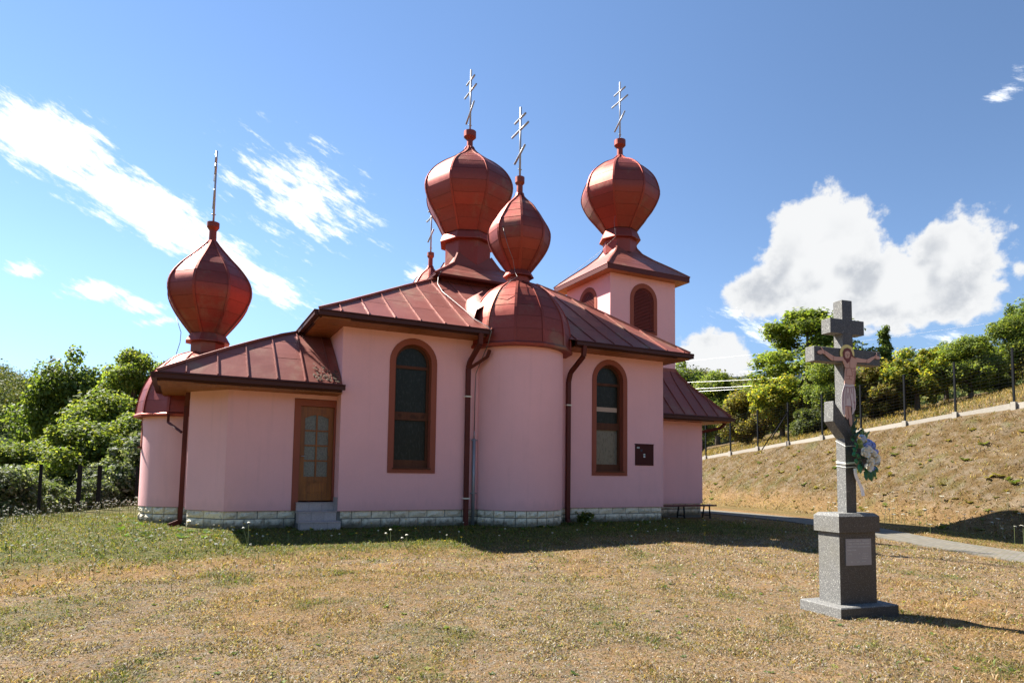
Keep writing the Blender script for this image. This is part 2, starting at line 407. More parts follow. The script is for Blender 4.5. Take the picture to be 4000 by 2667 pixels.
# lawn edge on the left: line through (-3.9,19.3) heading (0.38,0.92); the far side drops away
def edge_d(X, Y): return -(np.asarray(X, float) + 3.35) * 0.925 + (np.asarray(Y, float) - 20.6) * 0.38
def ground_z(X, Y):
    X = np.asarray(X, float); Y = np.asarray(Y, float)
    z = np.where(Y > 14, -0.04, -0.04 - 0.31 * smooth01((14 - Y) / 9.5)); z = z - 0.15 * smooth01((4.5 - Y) / 6)
    z = z - 0.06 * smooth01((X - 12.5) / 2)
    z = z + (fbm(X, Y, 0.35, 3) - 0.5) * 0.10 * smooth01((13.0 - Y) / 2 + smooth01((-1.5 - X) / 1))
    # bank to the right
    kx, kz, fx = kerb_x(Y), kerb_z(Y), foot_x(Y)
    s = np.clip((X - fx) / (kx - fx), 0, 1)
    s2 = np.where(s < .24, s * s / .48, s - .12) / .88
    bank = kz * s2
    up = np.clip(X - kx, 0, None)
    bank = bank + np.minimum(up, 16) * (0.22 + 0.09 * smooth01((18 - Y) / 8)) + np.clip(up - 16, 0, 80) * 0.12
    z = z + np.where(X > fx, bank, 0)
    z = z + np.where((s > 0.05) & (s < .97), (fbm(X, Y, 0.9, 8) - 0.5) * 0.35 * np.minimum(1, np.minimum(s * 6, (1 - s) * 9)), 0)
    # drop on the left and behind
    d = np.clip(edge_d(X, Y), 0, None); dn = np.where(X < foot_x(Y), d, d * np.clip(1 - (X - foot_x(Y)) / 8, 0, 1))
    z = z - np.minimum(dn * 0.36, 1.7)
    b = np.clip((Y - 30) / 14, 0, 1); z = z - 0.6 * smooth01(b) * (X < 22)
    return z
def grid(name, xs, ys, zf, m, attrs=None, kind='structure'):
    Xg, Yg = np.meshgrid(xs, ys); Z = zf(Xg, Yg); nx, ny = len(xs), len(ys)
    V = np.stack([Xg, Yg, Z], -1).reshape(-1, 3)
    i = np.arange(nx * ny).reshape(ny, nx)
    F = np.stack([i[:-1, :-1], i[:-1, 1:], i[1:, 1:], i[1:, :-1]], -1).reshape(-1, 4)
    me = fast_mesh(name, V, F, m)
    me.polygons.foreach_set('use_smooth', np.ones(len(F), bool))
    for k, fn in (attrs or {}).items():
        a = me.attributes.new(k, 'FLOAT', 'POINT'); a.data.foreach_set('value', fn(V[:, 0], V[:, 1]).astype(np.float32))
    o = link(name, me); o['kind'] = kind; return o
def fast_mesh(name, V, F, m=None, cols=None):
    me = bpy.data.meshes.new(name); k = F.shape[1]
    me.vertices.add(len(V)); me.vertices.foreach_set('co', np.ascontiguousarray(V, np.float32).ravel())
    me.loops.add(F.size); me.loops.foreach_set('vertex_index', np.ascontiguousarray(F, np.int32).ravel())
    me.polygons.add(len(F)); me.polygons.foreach_set('loop_start', np.arange(0, F.size, k, dtype=np.int32))
    me.polygons.foreach_set('loop_total', np.full(len(F), k, np.int32))
    if m: me.materials.append(m)
    me.update(calc_edges=True)
    if cols is not None:
        a = me.color_attributes.new('Col', 'FLOAT_COLOR', 'POINT')
        a.data.foreach_set('color', np.c_[cols, np.ones(len(cols))].astype(np.float32).ravel())
    return me
def lushness(X, Y):
    """0 = parched, 1 = green: the strip by the church and the left part of the lawn stay greener"""
    X = np.asarray(X, float); Y = np.asarray(Y, float); nz = fbm(X, Y, 0.6, 21)
    a = smooth01((Y + (nz - .5) * 3 - 9.6) / 2.2) * smooth01((15.5 - X) / 4)
    left = smooth01((Y + (nz - .5) * 5 - 10.2 + X * .25) / 3.0) * smooth01((1.2 - X) / 2.5)
    b = 0.55 * smooth01((14.5 - X) / 2) * 0
    spots = smooth01((fbm(X, Y, 1.6, 31) - 0.64) / .1) * .42
    foot = 0.5 * smooth01(1 - np.abs(X - foot_x(Y) + .2) / 1.6) * smooth01((Y - 6) / 3)
    return np.clip(np.maximum(np.maximum(a * .85, left * .62), np.maximum(spots, foot)), 0, 1)
def bankness(X, Y):
    return smooth01((np.asarray(X, float) - foot_x(Y) - .5) / 1.5)
def greyness(X, Y):
    X = np.asarray(X, float); Y = np.asarray(Y, float)
    edge = 10.3 + .10 * X - .055 * (X - 2.5) ** 2 * (X < 2.5)          # worn gravelly arc where cars have stood
    arc = smooth01((edge + (fbm(X, Y, 1.1, 43) - .5) * 1.6 - Y) / .7) * smooth01((8.5 - X) / 4)
    g = smooth01((fbm(X, Y, 0.42, 41) - 0.47) / 0.16) * smooth01((11.5 - Y) / 1.5)
    return np.clip(np.maximum(arc * (.45 + .55 * smooth01((fbm(X, Y, .7, 47) - .36) / .2)), g * .8), 0, 1)
def _ground(t, b, col):
    p = opos(t)
    at = {}
    for k in ('lush', 'bank', 'grey'):
        nd = t.node('ShaderNodeAttribute'); nd.attribute_name = k; at[k] = nd.outputs['Fac']
    f1 = t.noise(p, 46, 5, 0.75); f2 = t.noise(p, 9, 5, 0.65); f3 = t.noise(p, 1.3, 5, 0.6)
    dry = t.ramp(f1, [(0.25, (0.066, 0.038, 0.018)), (0.43, (0.178, 0.103, 0.044)), (0.58, (0.285, 0.170, 0.076)), (0.78, (0.401, 0.263, 0.128))])
    grey = t.ramp(f1, [(0.28, (0.067, 0.050, 0.033)), (0.5, (0.189, 0.144, 0.098)), (0.72, (0.342, 0.288, 0.218))])
    lush = t.ramp(f1, [(0.3, (0.019, 0.031, 0.008)), (0.5, (0.058, 0.082, 0.019)), (0.72, (0.128, 0.143, 0.038))])
    bank = t.ramp(f1, [(0.26, (0.026, 0.017, 0.007)), (0.45, (0.088, 0.054, 0.021)), (0.6, (0.159, 0.102, 0.040)), (0.8, (0.258, 0.190, 0.086))])
    o = t.mix(t.math('MULTIPLY', at['grey'], t.mr(f2, 0.35, 0.6)), dry, grey)
    f4 = t.noise(p, 2.6, 5, 0.65); bank = t.mix(t.mr(f4, 0.42, 0.62, 0, .85), bank, t.mix(.4, grey, (0.10, 0.075, 0.045, 1))); bank = t.mix(t.mr(f2, 0.58, 0.72, 0, .6), bank, (0.075, 0.08, 0.024, 1))
    o = t.mix(at['bank'], o, bank)
    o = t.mix(t.math('MULTIPLY', at['lush'], t.mr(f2, 0.3, 0.52, 0.25, 1)), o, lush)
    v = t.mr(f3, 0.3, 0.7, 0.70, 1.02)
    cc = t.node('ShaderNodeCombineColor'); [t.link(v, cc.inputs[i]) for i in range(3)]
    t.link(t.mix(1.0, o, cc.outputs[0], 'MULTIPLY'), b.inputs['Base Color'])
    h = t.math('ADD', t.math('MULTIPLY', f1, 0.35), f2)
    bump(t, b, h, 1.0, 0.06)
GROUND = mat('dry_turf', rough=0.95, spec=0.1, build=_ground)
ground = grid('ground', np.concatenate([np.arange(-64, -8, 2.0), np.arange(-8, 30, 0.25), np.arange(30, 82, 1.0)]),
              np.concatenate([np.arange(-70, -6, 2.0), np.arange(-6, 4, 0.5), np.arange(4, 26, 0.25), np.arange(26, 92, 1.0)]), ground_z, GROUND,
              dict(lush=lushness, bank=bankness, grey=greyness))

# far ground and wooded hills, out to the skyline
def hill_z(X, Y):
    X = np.asarray(X, float); Y = np.asarray(Y, float)
    r = np.hypot(X, Y); a = np.degrees(np.arctan2(X, Y))
    z = np.where(X > 20, 4.0, -2.2) + 0 * r
    prof = np.interp(a, [-180, -90, -40, -20, -11.5, -8.8, -5, 0, 10, 25, 38, 42, 48, 52, 60, 72, 110, 180], [9, 8, 7, 6.3, 5.5, 5.3, 4.8, 3.8, 3.2, 5.0, 7.6, 8.3, 7.3, 6.9, 7.4, 9, 9, 9])
    top = np.tan(np.radians(prof - 1.0)) * 170
    z = z + (top + 1.2 - z) * smooth01((r - 60) / 110) - 30 * smooth01((r - 260) / 150)
    z = z + (fbm(X, Y, 0.02, 5) - .5) * 8 * smooth01((r - 80) / 80)
    return z
def ridge_z(X, Y):
    X = np.asarray(X, float); Y = np.asarray(Y, float); r = np.hypot(X, Y); a = np.degrees(np.arctan2(X, Y))
    ridge = np.interp(a, [-180, -90, 30, 41, 44, 48, 52, 57, 61, 66, 80, 120, 180], [2, 3, 4, 7.4, 8.2, 8.1, 8.2, 9.15, 9.2, 8.0, 6, 5, 2])
    return -8 + (np.tan(np.radians(ridge)) * 620 + 9) * smooth01((r - 330) / 290) + (fbm(X, Y, .02, 9) - .5) * 10
def polar(name, zf, m, rr):
    rr = np.array(rr); aa = np.radians(np.arange(-180, 181, 1.0))
    A, Rr = np.meshgrid(aa, rr); X, Y = Rr * np.sin(A), Rr * np.cos(A); Z = zf(X, Y)
    inside = (X > -62) & (X < 80) & (Y < 90) & (Y > -68)
    Z = np.where(inside, np.minimum(Z, ground_z(X, Y)) - 0.6, Z)
    i = np.arange(X.size).reshape(X.shape)
    F = np.stack([i[:-1, :-1], i[:-1, 1:], i[1:, 1:], i[1:, :-1]], -1).reshape(-1, 4)
    me = fast_mesh(name, np.stack([X, Y, Z], -1).reshape(-1, 3), F, m)
    me.polygons.foreach_set('use_smooth', np.ones(len(F), bool))
    o = link(name, me); o['kind'] = 'structure'; return o
def _hill(t, b, col):
    p = opos(t); a = t.noise(p, 0.16, 5, 0.7); g = t.noise(p, 0.03, 4, 0.6)
    o = t.ramp(a, [(0.3, (0.015, 0.024, 0.010)), (0.52, (0.04, 0.06, 0.02)), (0.7, (0.09, 0.10, 0.03))])
    t.link(t.mix(t.mr(g, .5, .65, 0, .5), o, (0.10, 0.085, 0.03, 1)), b.inputs['Base Color']); bump(t, b, a, 1.0, 3.0)
hills = polar('hills', hill_z, mat('wooded_hillside', rough=0.95, spec=0.05, build=_hill), np.concatenate([np.arange(50, 200, 5.0), np.arange(200, 420, 20.0)]))
polar('mountains', ridge_z, mat('far_forest_haze_tint', (0.03, 0.042, 0.052), rough=1.0, spec=0.0, build=grain(.05, .35, 0, 0, .012, .2)), np.arange(300, 1000, 20.0))  # aerial haze put into the base colour as a bluish tint

# paved path from the porch steps, curving past the bank towards the camera's right
def _pave(t, b, col):
    p = opos(t); mp = t.node('ShaderNodeVectorRotate'); mp.rotation_type = 'Z_AXIS'; mp.inputs['Angle'].default_value = R(-20); t.link(p, mp.inputs['Vector'])
    br = t.node('ShaderNodeTexBrick'); t.link(mp.outputs[0], br.inputs['Vector']); br.inputs['Scale'].default_value = 1.0
    br.inputs['Brick Width'].default_value = 0.2; br.inputs['Row Height'].default_value = 0.1; br.inputs['Mortar Size'].default_value = 0.008
    br.inputs['Color1'].default_value = (0.11, 0.10, 0.085, 1); br.inputs['Color2'].default_value = (0.15, 0.135, 0.115, 1); br.inputs['Mortar'].default_value = (0.10, 0.10, 0.06, 1)
    a = t.noise(p, 4, 5, 0.65)
    t.link(t.mix(t.mr(a, .45, .7, 0, .55), br.outputs[0], (0.16, 0.125, 0.075, 1)), b.inputs['Base Color']); bump(t, b, br.outputs['Fac'], -0.4, 0.01)
PAVE = mat('grey_paving', rough=0.9, build=_pave)
PC = [(17.3, 21.5), (17.2, 17.3), (16.7, 13.8), (15.8, 10.7), (15.0, 7.1), (14.1, 3.5), (12.8, -1.0)]
def catmull(P, k):
    P = [np.array(p, float) for p in P]; P = [2 * P[0] - P[1]] + P + [2 * P[-1] - P[-2]]; o = []
    for i in range(1, len(P) - 2):
        for t in np.linspace(0, 1, k, endpoint=False):
            a, b, c, d = P[i - 1:i + 3]
            o.append(.5 * (2 * b + (c - a) * t + (2 * a - 5 * b + 4 * c - d) * t * t + (3 * b - a - 3 * c + d) * t ** 3))
    return np.array(o + [P[-2]])
pc = catmull(PC, 14)
tn = np.gradient(pc, axis=0); tn /= np.linalg.norm(tn, axis=1)[:, None]; nn = np.c_[-tn[:, 1], tn[:, 0]]
PW = 0.76
def path_dist(X, Y):
    q = np.stack([np.asarray(X, float).ravel(), np.asarray(Y, float).ravel()], 1)
    return np.sqrt(((q[:, None, :] - pc[None, ::2, :]) ** 2).sum(-1)).min(1).reshape(np.shape(X))
mb = MB(); rows = []
for p, w in zip(pc, nn):
    row = []
    for s in (-1, -.33, .33, 1):
        q = p + w * s * PW; row.append(mb.vert((q[0], q[1], float(ground_z(*q)) + .03)))
    lo = [mb.vert((*(p + w * s * (PW + .01)), float(ground_z(*(p + w * s * PW))) - .08)) for s in (-1, 1)]
    rows.append([lo[0]] + row + [lo[1]])
for a, b in zip(rows, rows[1:]):
    for k in range(5): mb.f.append((a[k], b[k], b[k + 1], a[k + 1]))
path = mb.build('path', PAVE); path['kind'] = 'structure'
# ------------------------------------------------------------------ church
CH = empty('church', (7.5, 18.05, 0), 'pink stuccoed church with red onion domes and sheet metal roofs', 'church')
X0, X1, YF, YB = 3.10, 12.07, 14.50, 21.60          # nave
ZP = 0.337                                           # top of plinth
ZE = 4.40                                            # nave soffit
AX = 18.05                                           # long axis of the church

def arch(cx, w, zb, zt, k=16):
    r = w / 2; zs = zt - r
    return [(cx - r, zb), (cx - r, zs)] + [(cx - r * math.cos(math.pi * i / k), zs + r * math.sin(math.pi * i / k)) for i in range(1, k)] + [(cx + r, zs), (cx + r, zb)]
def wall_with_arches(mb, f, s0, s1, z0, z1, wins, depth=0.16):
    """f(s, z, d) -> point; wins = arch outlines (cx, w, zb, zt)"""
    cur = s0
    for (cx, w, zb, zt) in sorted(wins):
        a, b = cx - w / 2, cx + w / 2
        mb.poly([f(cur, z0, 0), f(a, z0, 0), f(a, z1, 0), f(cur, z1, 0)])
        mb.poly([f(a, z0, 0), f(b, z0, 0), f(b, zb, 0), f(a, zb, 0)])
        A = arch(cx, w, zb, zt); top = A[1:-1]
        for p, q in zip(top, top[1:]): mb.poly([f(*p, 0), f(*q, 0), f(q[0], z1, 0), f(p[0], z1, 0)])
        cur = b
    mb.poly([f(cur, z0, 0), f(s1, z0, 0), f(s1, z1, 0), f(cur, z1, 0)])
def band(mb, f, outer, inner, d0, d1):
    """raised band between two outlines of equal length, open at the bottom, front at d0, back at d1"""
    m = len(outer)
    for i in range(m - 1):
        a, b, c, d = outer[i], outer[i + 1], inner[i + 1], inner[i]
        mb.poly([f(*a, d0), f(*b, d0), f(*c, d0), f(*d, d0)])
        mb.poly([f(*a, d1), f(*b, d1), f(*b, d0), f(*a, d0)])
        mb.poly([f(*d, d0), f(*c, d0), f(*c, d1), f(*d, d1)])
def surround(f, cx, wo, zbo, zto, wi, zbi, zti, reveal, parent, m=TRIM):
    mb = MB(); O = arch(cx, wo, zbo, zto); I = arch(cx, wi, zbi, zti)
    O2 = [(cx, zbo)] + [O[0]] + O[1:-1] + [O[-1]] + [(cx, zbo)]
    I2 = [(cx, zbi)] + [I[0]] + I[1:-1] + [I[-1]] + [(cx, zbi)]
    for i in range(len(O2) - 1):
        a, b, c, d = O2[i], O2[i + 1], I2[i + 1], I2[i]
        mb.poly([f(*a, -.018), f(*b, -.018), f(*c, -.018), f(*d, -.018)])
        mb.poly([f(*a, .002), f(*b, .002), f(*b, -.018), f(*a, -.018)])
        mb.poly([f(*d, -.018), f(*c, -.018), f(*c, reveal), f(*d, reveal)])
    return mb.build('window_surround', m, parent)

# --- nave walls
fN = lambda s, z, d: (s, YF + d, z)
WINS = [(4.74, .87, 1.30, 4.16), (10.25, .87, 1.30, 4.16)]
mb = MB(); wall_with_arches(mb, fN, X0, X1, ZP, ZE + .02, WINS)
mb.poly([(X0, YF, ZP), (X0, YF, ZE + .02), (X0, YB, ZE + .02), (X0, YB, ZP)])
mb.poly([(X1, YF, ZP), (X1, YB, ZP), (X1, YB, ZE + .02), (X1, YF, ZE + .02)])
mb.poly([(X0, YB, ZP), (X0, YB, ZE + .02), (X1, YB, ZE + .02), (X1, YB, ZP)])
mb.poly([(X0, YF, ZP), (X0, YB, ZP), (X1, YB, ZP), (X1, YF, ZP)])
mb.build('nave_wall', PINK, CH)

def nave_window(cx, blind):
    RV = .15
    # frame: arch ring + rails
    fr = MB(); w, zb, zt = .87, 1.30, 4.16
    O = arch(cx, w, zb, zt); I = arch(cx, w - .13, zb + .18, zt - .065)
    for i in range(len(O) - 1):
        a, b, c, d = O[i], O[i + 1], I[i + 1], I[i]
        fr.poly([fN(*a, RV), fN(*b, RV), fN(*c, RV), fN(*d, RV)]); fr.poly([fN(*d, RV), fN(*c, RV), fN(*c, RV + .05), fN(*d, RV + .05)])
    a, b = cx - w / 2, cx + w / 2
    fr.box((a + .002, YF + RV - .004, zb), (b - .002, YF + RV + .05, zb + .18))
    fr.box((a + .01, YF + RV - .012, 2.40), (b - .01, YF + RV + .05, 2.59))
    fr.box((a + .01, YF + RV - .003, 3.60), (b - .01, YF + RV + .05, 3.67))
    wdw = fr.build('window', WINW, CH)
    yg = YF + RV + .035
    for (z0, z1, m) in ((1.48, 2.40, GLASSB if blind else GLASS), (2.59, 3.60, GLASS)):
        MB().poly([(a + .05, yg, z0), (b - .05, yg, z0), (b - .05, yg, z1), (a + .05, yg, z1)]).build('pane', m, wdw)
    top = [(p[0], yg, p[1]) for p in arch(cx, w - .12, 3.66, zt - .06)[1:-1]]
    MB().poly([(b - .06, yg, 3.67)] + [(a + .06, yg, 3.67)] + [p for p in top if p[2] > 3.67]).build('pane', GLASS, wdw)
    if blind:
        MB().box((a + .07, yg - .012, 2.90), (b - .08, yg - .004, 3.02)).build('reflection_strip', PALE, wdw)  # reflected light band in the pane, made as a pale strip
    MB().box((a - .02, YF - .05, 1.268), (b + .02, YF + RV - .002, 1.296)).build('window_sill', WINW, wdw)
    surround(fN, cx, 1.14, 1.18, 4.30, .87, 1.30, 4.16, RV, wdw)
nave_window(4.74, False); nave_window(10.25, True)

# --- sanctuary annex (left), chamfered corners
YA = 14.95; ZA = 2.885
an = [(X0, YA), (.85, YA), (.14, 15.84), (.14, 20.30), (.85, 21.15), (X0, 21.15)]
mb = MB()
mb.poly([(2.19, YA, ZP), (2.19, YA, ZA), (.85, YA, ZA), (.85, YA, ZP)])
mb.poly([(X0, YA, 2.79), (X0, YA, ZA), (2.19, YA, ZA), (2.19, YA, 2.79)])
for p, q in zip(an[1:], an[2:]): mb.poly([(*p, ZP), (*p, ZA), (*q, ZA), (*q, ZP)])
mb.poly([(*p, ZP) for p in an])
mb.build('annex_wall', PINK, CH)
# door
mb = MB()
mb.box((2.19, YA - .012, .337), (2.33, YA + .10, 2.78)); mb.box((2.33, YA - .012, 2.63), (X0 - .003, YA + .10, 2.78)); mb.box((3.055, YA - .012, .55), (X0 - .003, YA + .10, 2.63))
dr = mb.build('door_frame', TRIM, CH)
L, Rr, zb, zt = 2.335, 3.05, .545, 2.625; yd = YA + .05
dm = MB(); gx0, gx1 = 2.435, 2.945; cxm = (gx0 + gx1) / 2
rows = [1.10, 1.425, 1.76, 2.09, 2.44]
dm.box((L, yd, zb), (gx0, yd + .045, zt)); dm.box((gx1, yd, zb), (Rr, yd + .045, zt))
dm.box((gx0, yd, zb), (gx1, yd + .045, .70)); dm.box((gx0, yd + .018, .70), (gx1, yd + .04, .96)); dm.box((gx0, yd, .96), (gx1, yd + .045, 1.075))
dm.box((gx0, yd, 2.46), (gx1, yd + .045, zt))
for i in range(6):      # arched head of the glazing
    for sgn in (-1, 1):
        a, b = cxm + sgn * i * .0425, cxm + sgn * (i + 1) * .0425
        z0 = 2.44 - .075 * (i / 6) ** 2 ; z1 = 2.44 - .075 * ((i + 1) / 6) ** 2
        P = [(a, yd + .001, z0), (b, yd + .001, z1), (b, yd + .001, 2.462), (a, yd + .001, 2.462)]
        dm.poly(P if sgn > 0 else P[::-1])
for z in rows[1:4]: dm.box((gx0, yd + .006, z - .016), (gx1, yd + .04, z + .016))
dm.box((cxm - .018, yd + .004, 1.075), (cxm + .018, yd + .042, 2.46))
door = tag(dm.build('door', DOORW, CH))
MB().box((gx0 + .07, yd + .010, .735), (gx1 - .07, yd + .02, .925)).build('raised_panel', DOORW, door)
for i in range(4):
    for (a, b) in ((gx0, cxm - .018), (cxm + .018, gx1)):
        z0 = 1.075 if i == 0 else rows[i] + .016; z1 = rows[i + 1] - .016 if i < 3 else 2.455
        MB().poly([(a, yd + .028, z0), (b, yd + .028, z0), (b, yd + .028, z1), (a, yd + .028, z1)]).build('pane', GLASSD, door)
MB().tube([(2.375, yd - .01, 1.52), (2.375, yd - .05, 1.52), (2.45, yd - .05, 1.52)], .009, 6).build('door_handle', ZINC, door)
# door steps of granite tiles
STP = [(14.85, .515), (14.55, .334), (14.25, .132)]
prevz = [.334, .132, -.12]
for (y, z), zl in zip(STP, prevz):
    xa, xb = 2.29, 3.09 if y > 14.5 else 3.12
    st = MB().box((xa + .01, y + .012, -.15), (xb - .01, YA + .02 if y > 14.8 else y + .34, z - .022)).build('step', MORTAR, CH)
    MB().box((xa - .01, y - .012, z - .02), (xb + .004, min(y + .34, YA + .03), z)).build('tread', TILE, st)
    for k in range(3):
        w = (xb - xa) / 3
        MB().box((xa + k * w + .003, y, zl + .002), (xa + (k + 1) * w - .003, y + .011, z - .022)).build('tile', TILE, st)
    MB().box((xa, y + .004, zl - .05), (xa + .011, y + .30, z - .022)).build('tile', TILE, st)
MB().box((X0 - .014, 14.53, .335), (X0 - .002, YA - .02, .63)).build('skirting_tile', TILE, CH)

# --- round apses
AP = [(7.52, 14.65, 1.15, 4.22), (.40, 18.05, 1.25, 2.42)]
for (cx, cy, r, zt) in AP:
    MB().lathe((cx, cy), [(r, ZP), (r, zt)], 64, caps=False).build('apse_wall', PINK, CH, True)
    CH.children  # noqa
# small window on the east apse, seen edge on
mb = MB(); cx, cy, r = .40, 18.05, 1.25
def fA(s, z, d):
    a = R(270) - s / r; return (cx + (r - d) * math.sin(a), cy - (r - d) * math.cos(a), z)
wn = MB()
I = arch(.12, .5, 1.78, 2.30, 8)
wn.poly([fA(*p, -.012) for p in I]); wE = wn.build('window', GLASS, CH)
surround(fA, .12, .78, 1.66, 2.40, .5, 1.78, 2.30, -.01, wE)
MB().poly([fA(-.3, 1.72, -.1), fA(.55, 1.72, -.1), fA(.55, 1.72, 0), fA(-.3, 1.72, 0)]).slab([fA(-.3, 1.69, -.1), fA(.55, 1.69, -.1), fA(.55, 1.69, 0), fA(-.3, 1.69, 0)], (0, 0, .03)).build('window_sill', DARK, wE)

# --- porch (right)
XP, YP = 14.90, 16.00; ZPW = 2.93
mb = MB()
mb.poly([(X1, YP, ZP), (XP, YP, ZP), (XP, YP, ZPW), (X1, YP, ZPW)])
mb.poly([(XP, YP, ZP), (XP, 20.1, ZP), (XP, 20.1, ZPW), (XP, YP, ZPW)])
mb.poly([(XP, 20.1, ZP), (X1, 20.1, ZP), (X1, 20.1, ZPW), (XP, 20.1, ZPW)])
mb.build('porch_wall', PINK, CH)
for k, z in enumerate((.10, .25)):
    MB().box((XP + .01, 17.0, -.15), (XP + .75 - k * .3, 19.1, z)).build('porch_step', TILE, CH)

# --- bell tower
TX0, TX1, TY0, TY1, TZ = 11.80, 14.40, 16.68, 19.26, 7.55
tw = tag(MB().build('bell_tower', PINK, CH)); CH_T = tw
fTf = lambda s, z, d: (s, TY0 + d, z)
fTl = lambda s, z, d: (TX0 + d, TY1 + TY0 - s, z)
mb = MB()
wall_with_arches(mb, fTf, TX0, TX1, 2.5, TZ + .03, [(13.10, .80, 5.84, 7.21)])
cyl = 35.94 - 17.95
wall_with_arches(mb, fTl, TY0, TY1, 2.5, TZ + .03, [(cyl, .80, 5.84, 7.21)])
mb.poly([(TX1, TY0, 2.5), (TX1, TY1, 2.5), (TX1, TY1, TZ), (TX1, TY0, TZ)]); mb.poly([(TX0, TY1, 2.5), (TX0, TY1, TZ), (TX1, TY1, TZ), (TX1, TY1, 2.5)])
bpy.data.objects.remove(tw); tw = mb.build('tower_wall', PINK, CH)
for f, cx in ((fTf, 13.10), (fTl, cyl)):
    lm = MB(); I = arch(cx, .80, 5.84, 7.21)
    lm.poly([f(*p, .15) for p in I]); lo = lm.build('louvre_window', DARK, CH)
    sl = MB(); zs = 7.21 - .40; z = 5.87
    while z < 7.17:
        hw = .40 if z < zs else math.sqrt(max(.4 ** 2 - (z + .02 - zs) ** 2, .002))
        a, b = cx - hw + .012, cx + hw - .012
        sl.slab([f(a, z, -.004), f(b, z, -.004), f(b, z + .034, .06), f(a, z + .034, .06)], (0, 0, .012)); z += .046
    tag(sl.build('slats', LOUV, lo), kind='stuff')
    surround(f, cx, 1.075, 5.72, 7.36, .80, 5.84, 7.21, .14, lo)
    q = [f(cx - .44, 5.80, -.05), f(cx + .44, 5.80, -.05), f(cx + .44, 5.80, .12), f(cx - .44, 5.80, .12)]
    MB().slab(q, (0, 0, .03)).build('window_sill', DARK, lo)

# ------------------------------------------------------------------ plinth of split stones
pl = MB()
for (p, q) in [((X0, YF + .06), (X1 - .03, YF + .06)), ((X1 - .03, YF + .06), (X1 - .03, YB)), ((X0, YA + .06), (.87, YA + .06)), ((.87, YA + .06), (.18, 15.87)), ((.18, 15.87), (.18, 20.3)), ((X1, YP + .06), (XP - .03, YP + .06)), ((XP - .03, YP + .06), (XP - .03, 20.1)), ((X0 + .05, YA), (X0 + .05, YF + .06))]:
    pl.poly([(*p, -.4), (*q, -.4), (*q, ZP), (*p, ZP)])
pl.lathe(AP[0][:2], [(AP[0][2] - .045, -.4), (AP[0][2] - .045, ZP)], 48, caps=False).lathe(AP[1][:2], [(AP[1][2] - .045, -.4), (AP[1][2] - .045, ZP)], 48, caps=False)
PL = pl.build('plinth', MORTAR, CH)
SV = []
for k in range(6):
    q = random.Random(k); m_ = MB(); nx, nz = 5, 3; idx = {}
    for j in range(nz + 1):
        for i in range(nx + 1):
            e = (i in (0, nx)) or (j in (0, nz))
            idx[i, j] = m_.vert((i / nx - .5, 0.0 if e else -(.018 + q.random() * .022), j / nz - .5))
    for j in range(nz):
        for i in range(nx): m_.f.append((idx[i, j], idx[i + 1, j], idx[i + 1, j + 1], idx[i, j + 1]))
    b0 = len(m_.v)
    for (a, c) in ((-.5, -.5), (.5, -.5), (.5, .5), (-.5, .5)): m_.vert((a, .05, c))
    co = [idx[0, 0], idx[nx, 0], idx[nx, nz], idx[0, nz]]
    ring = [[idx[i, 0] for i in range(nx + 1)], [idx[nx, j] for j in range(nz + 1)], [idx[i, nz] for i in range(nx, -1, -1)], [idx[0, j] for j in range(nz, -1, -1)]]
    for s in range(4): m_.f.append(tuple(ring[s][::-1]) + (b0 + s, b0 + (s + 1) % 4))
    SV.append(m_.mesh('stone_block', STONE))
def stone_at(c, ang, w, h):
    o = link('stone', rnd.choice(SV), PL, Matrix.LocRotScale(Vector(c), Matrix.Rotation(ang, 3, 'Z').to_quaternion(), Vector((w * rnd.choice((-1, 1)) if False else w, rnd.uniform(.8, 1.25), h))))
    return o
COURSE = [(.176, ZP - .010), (-.03, .156), (-.24, -.050)]
def stone_run(p, q, w=.42, shift=(0, .5, .2), courses=3):
    p, q = Vector(p), Vector(q); d = q - p; Lr = d.length; u = d / Lr; ang = math.atan2(u.y, u.x)
    for ci, (z0, z1) in enumerate(COURSE[:courses]):
        s = -shift[ci] * w
        while s < Lr - .02:
            a, b = max(s, 0), min(s + w, Lr); s += w
            if b - a < .05: continue
            c = p + u * ((a + b) / 2)
            stone_at((c.x, c.y, (z0 + z1) / 2), ang, b - a - .016, z1 - z0)
stone_run((X0 + .06, YF + .05), (X1 - .03, YF + .05), .435, (.4, .9, .3))
stone_run((.86, YA + .05), (2.29, YA + .05), .40, (.35, .0, .3))
stone_run((.17, 15.86), (.86, YA + .05), .52, (.0, .0, .3))
stone_run((X1, YP + .05), (XP - .03, YP + .05), .48, (.5, 0, .3), 2)
stone_run((XP - .03, YP + .05), (XP - .03, 17.0), .48, (.5, 0, .3), 2)
for (cx, cy, r, zt), a0, a1, n_ in ((AP[0], -82, 82, 12), (AP[1], -150, 10, 11)):
    st = (a1 - a0) / n_; rr = r - .035
    for ci, (z0, z1) in enumerate(COURSE[:2]):
        for k in range(n_):
            a = R(a0 + (k + .5) * st)
            stone_at((cx + rr * math.sin(a), cy - rr * math.cos(a), (z0 + z1) / 2), a, 2 * rr * math.sin(R(st) / 2) - .018, z1 - z0)

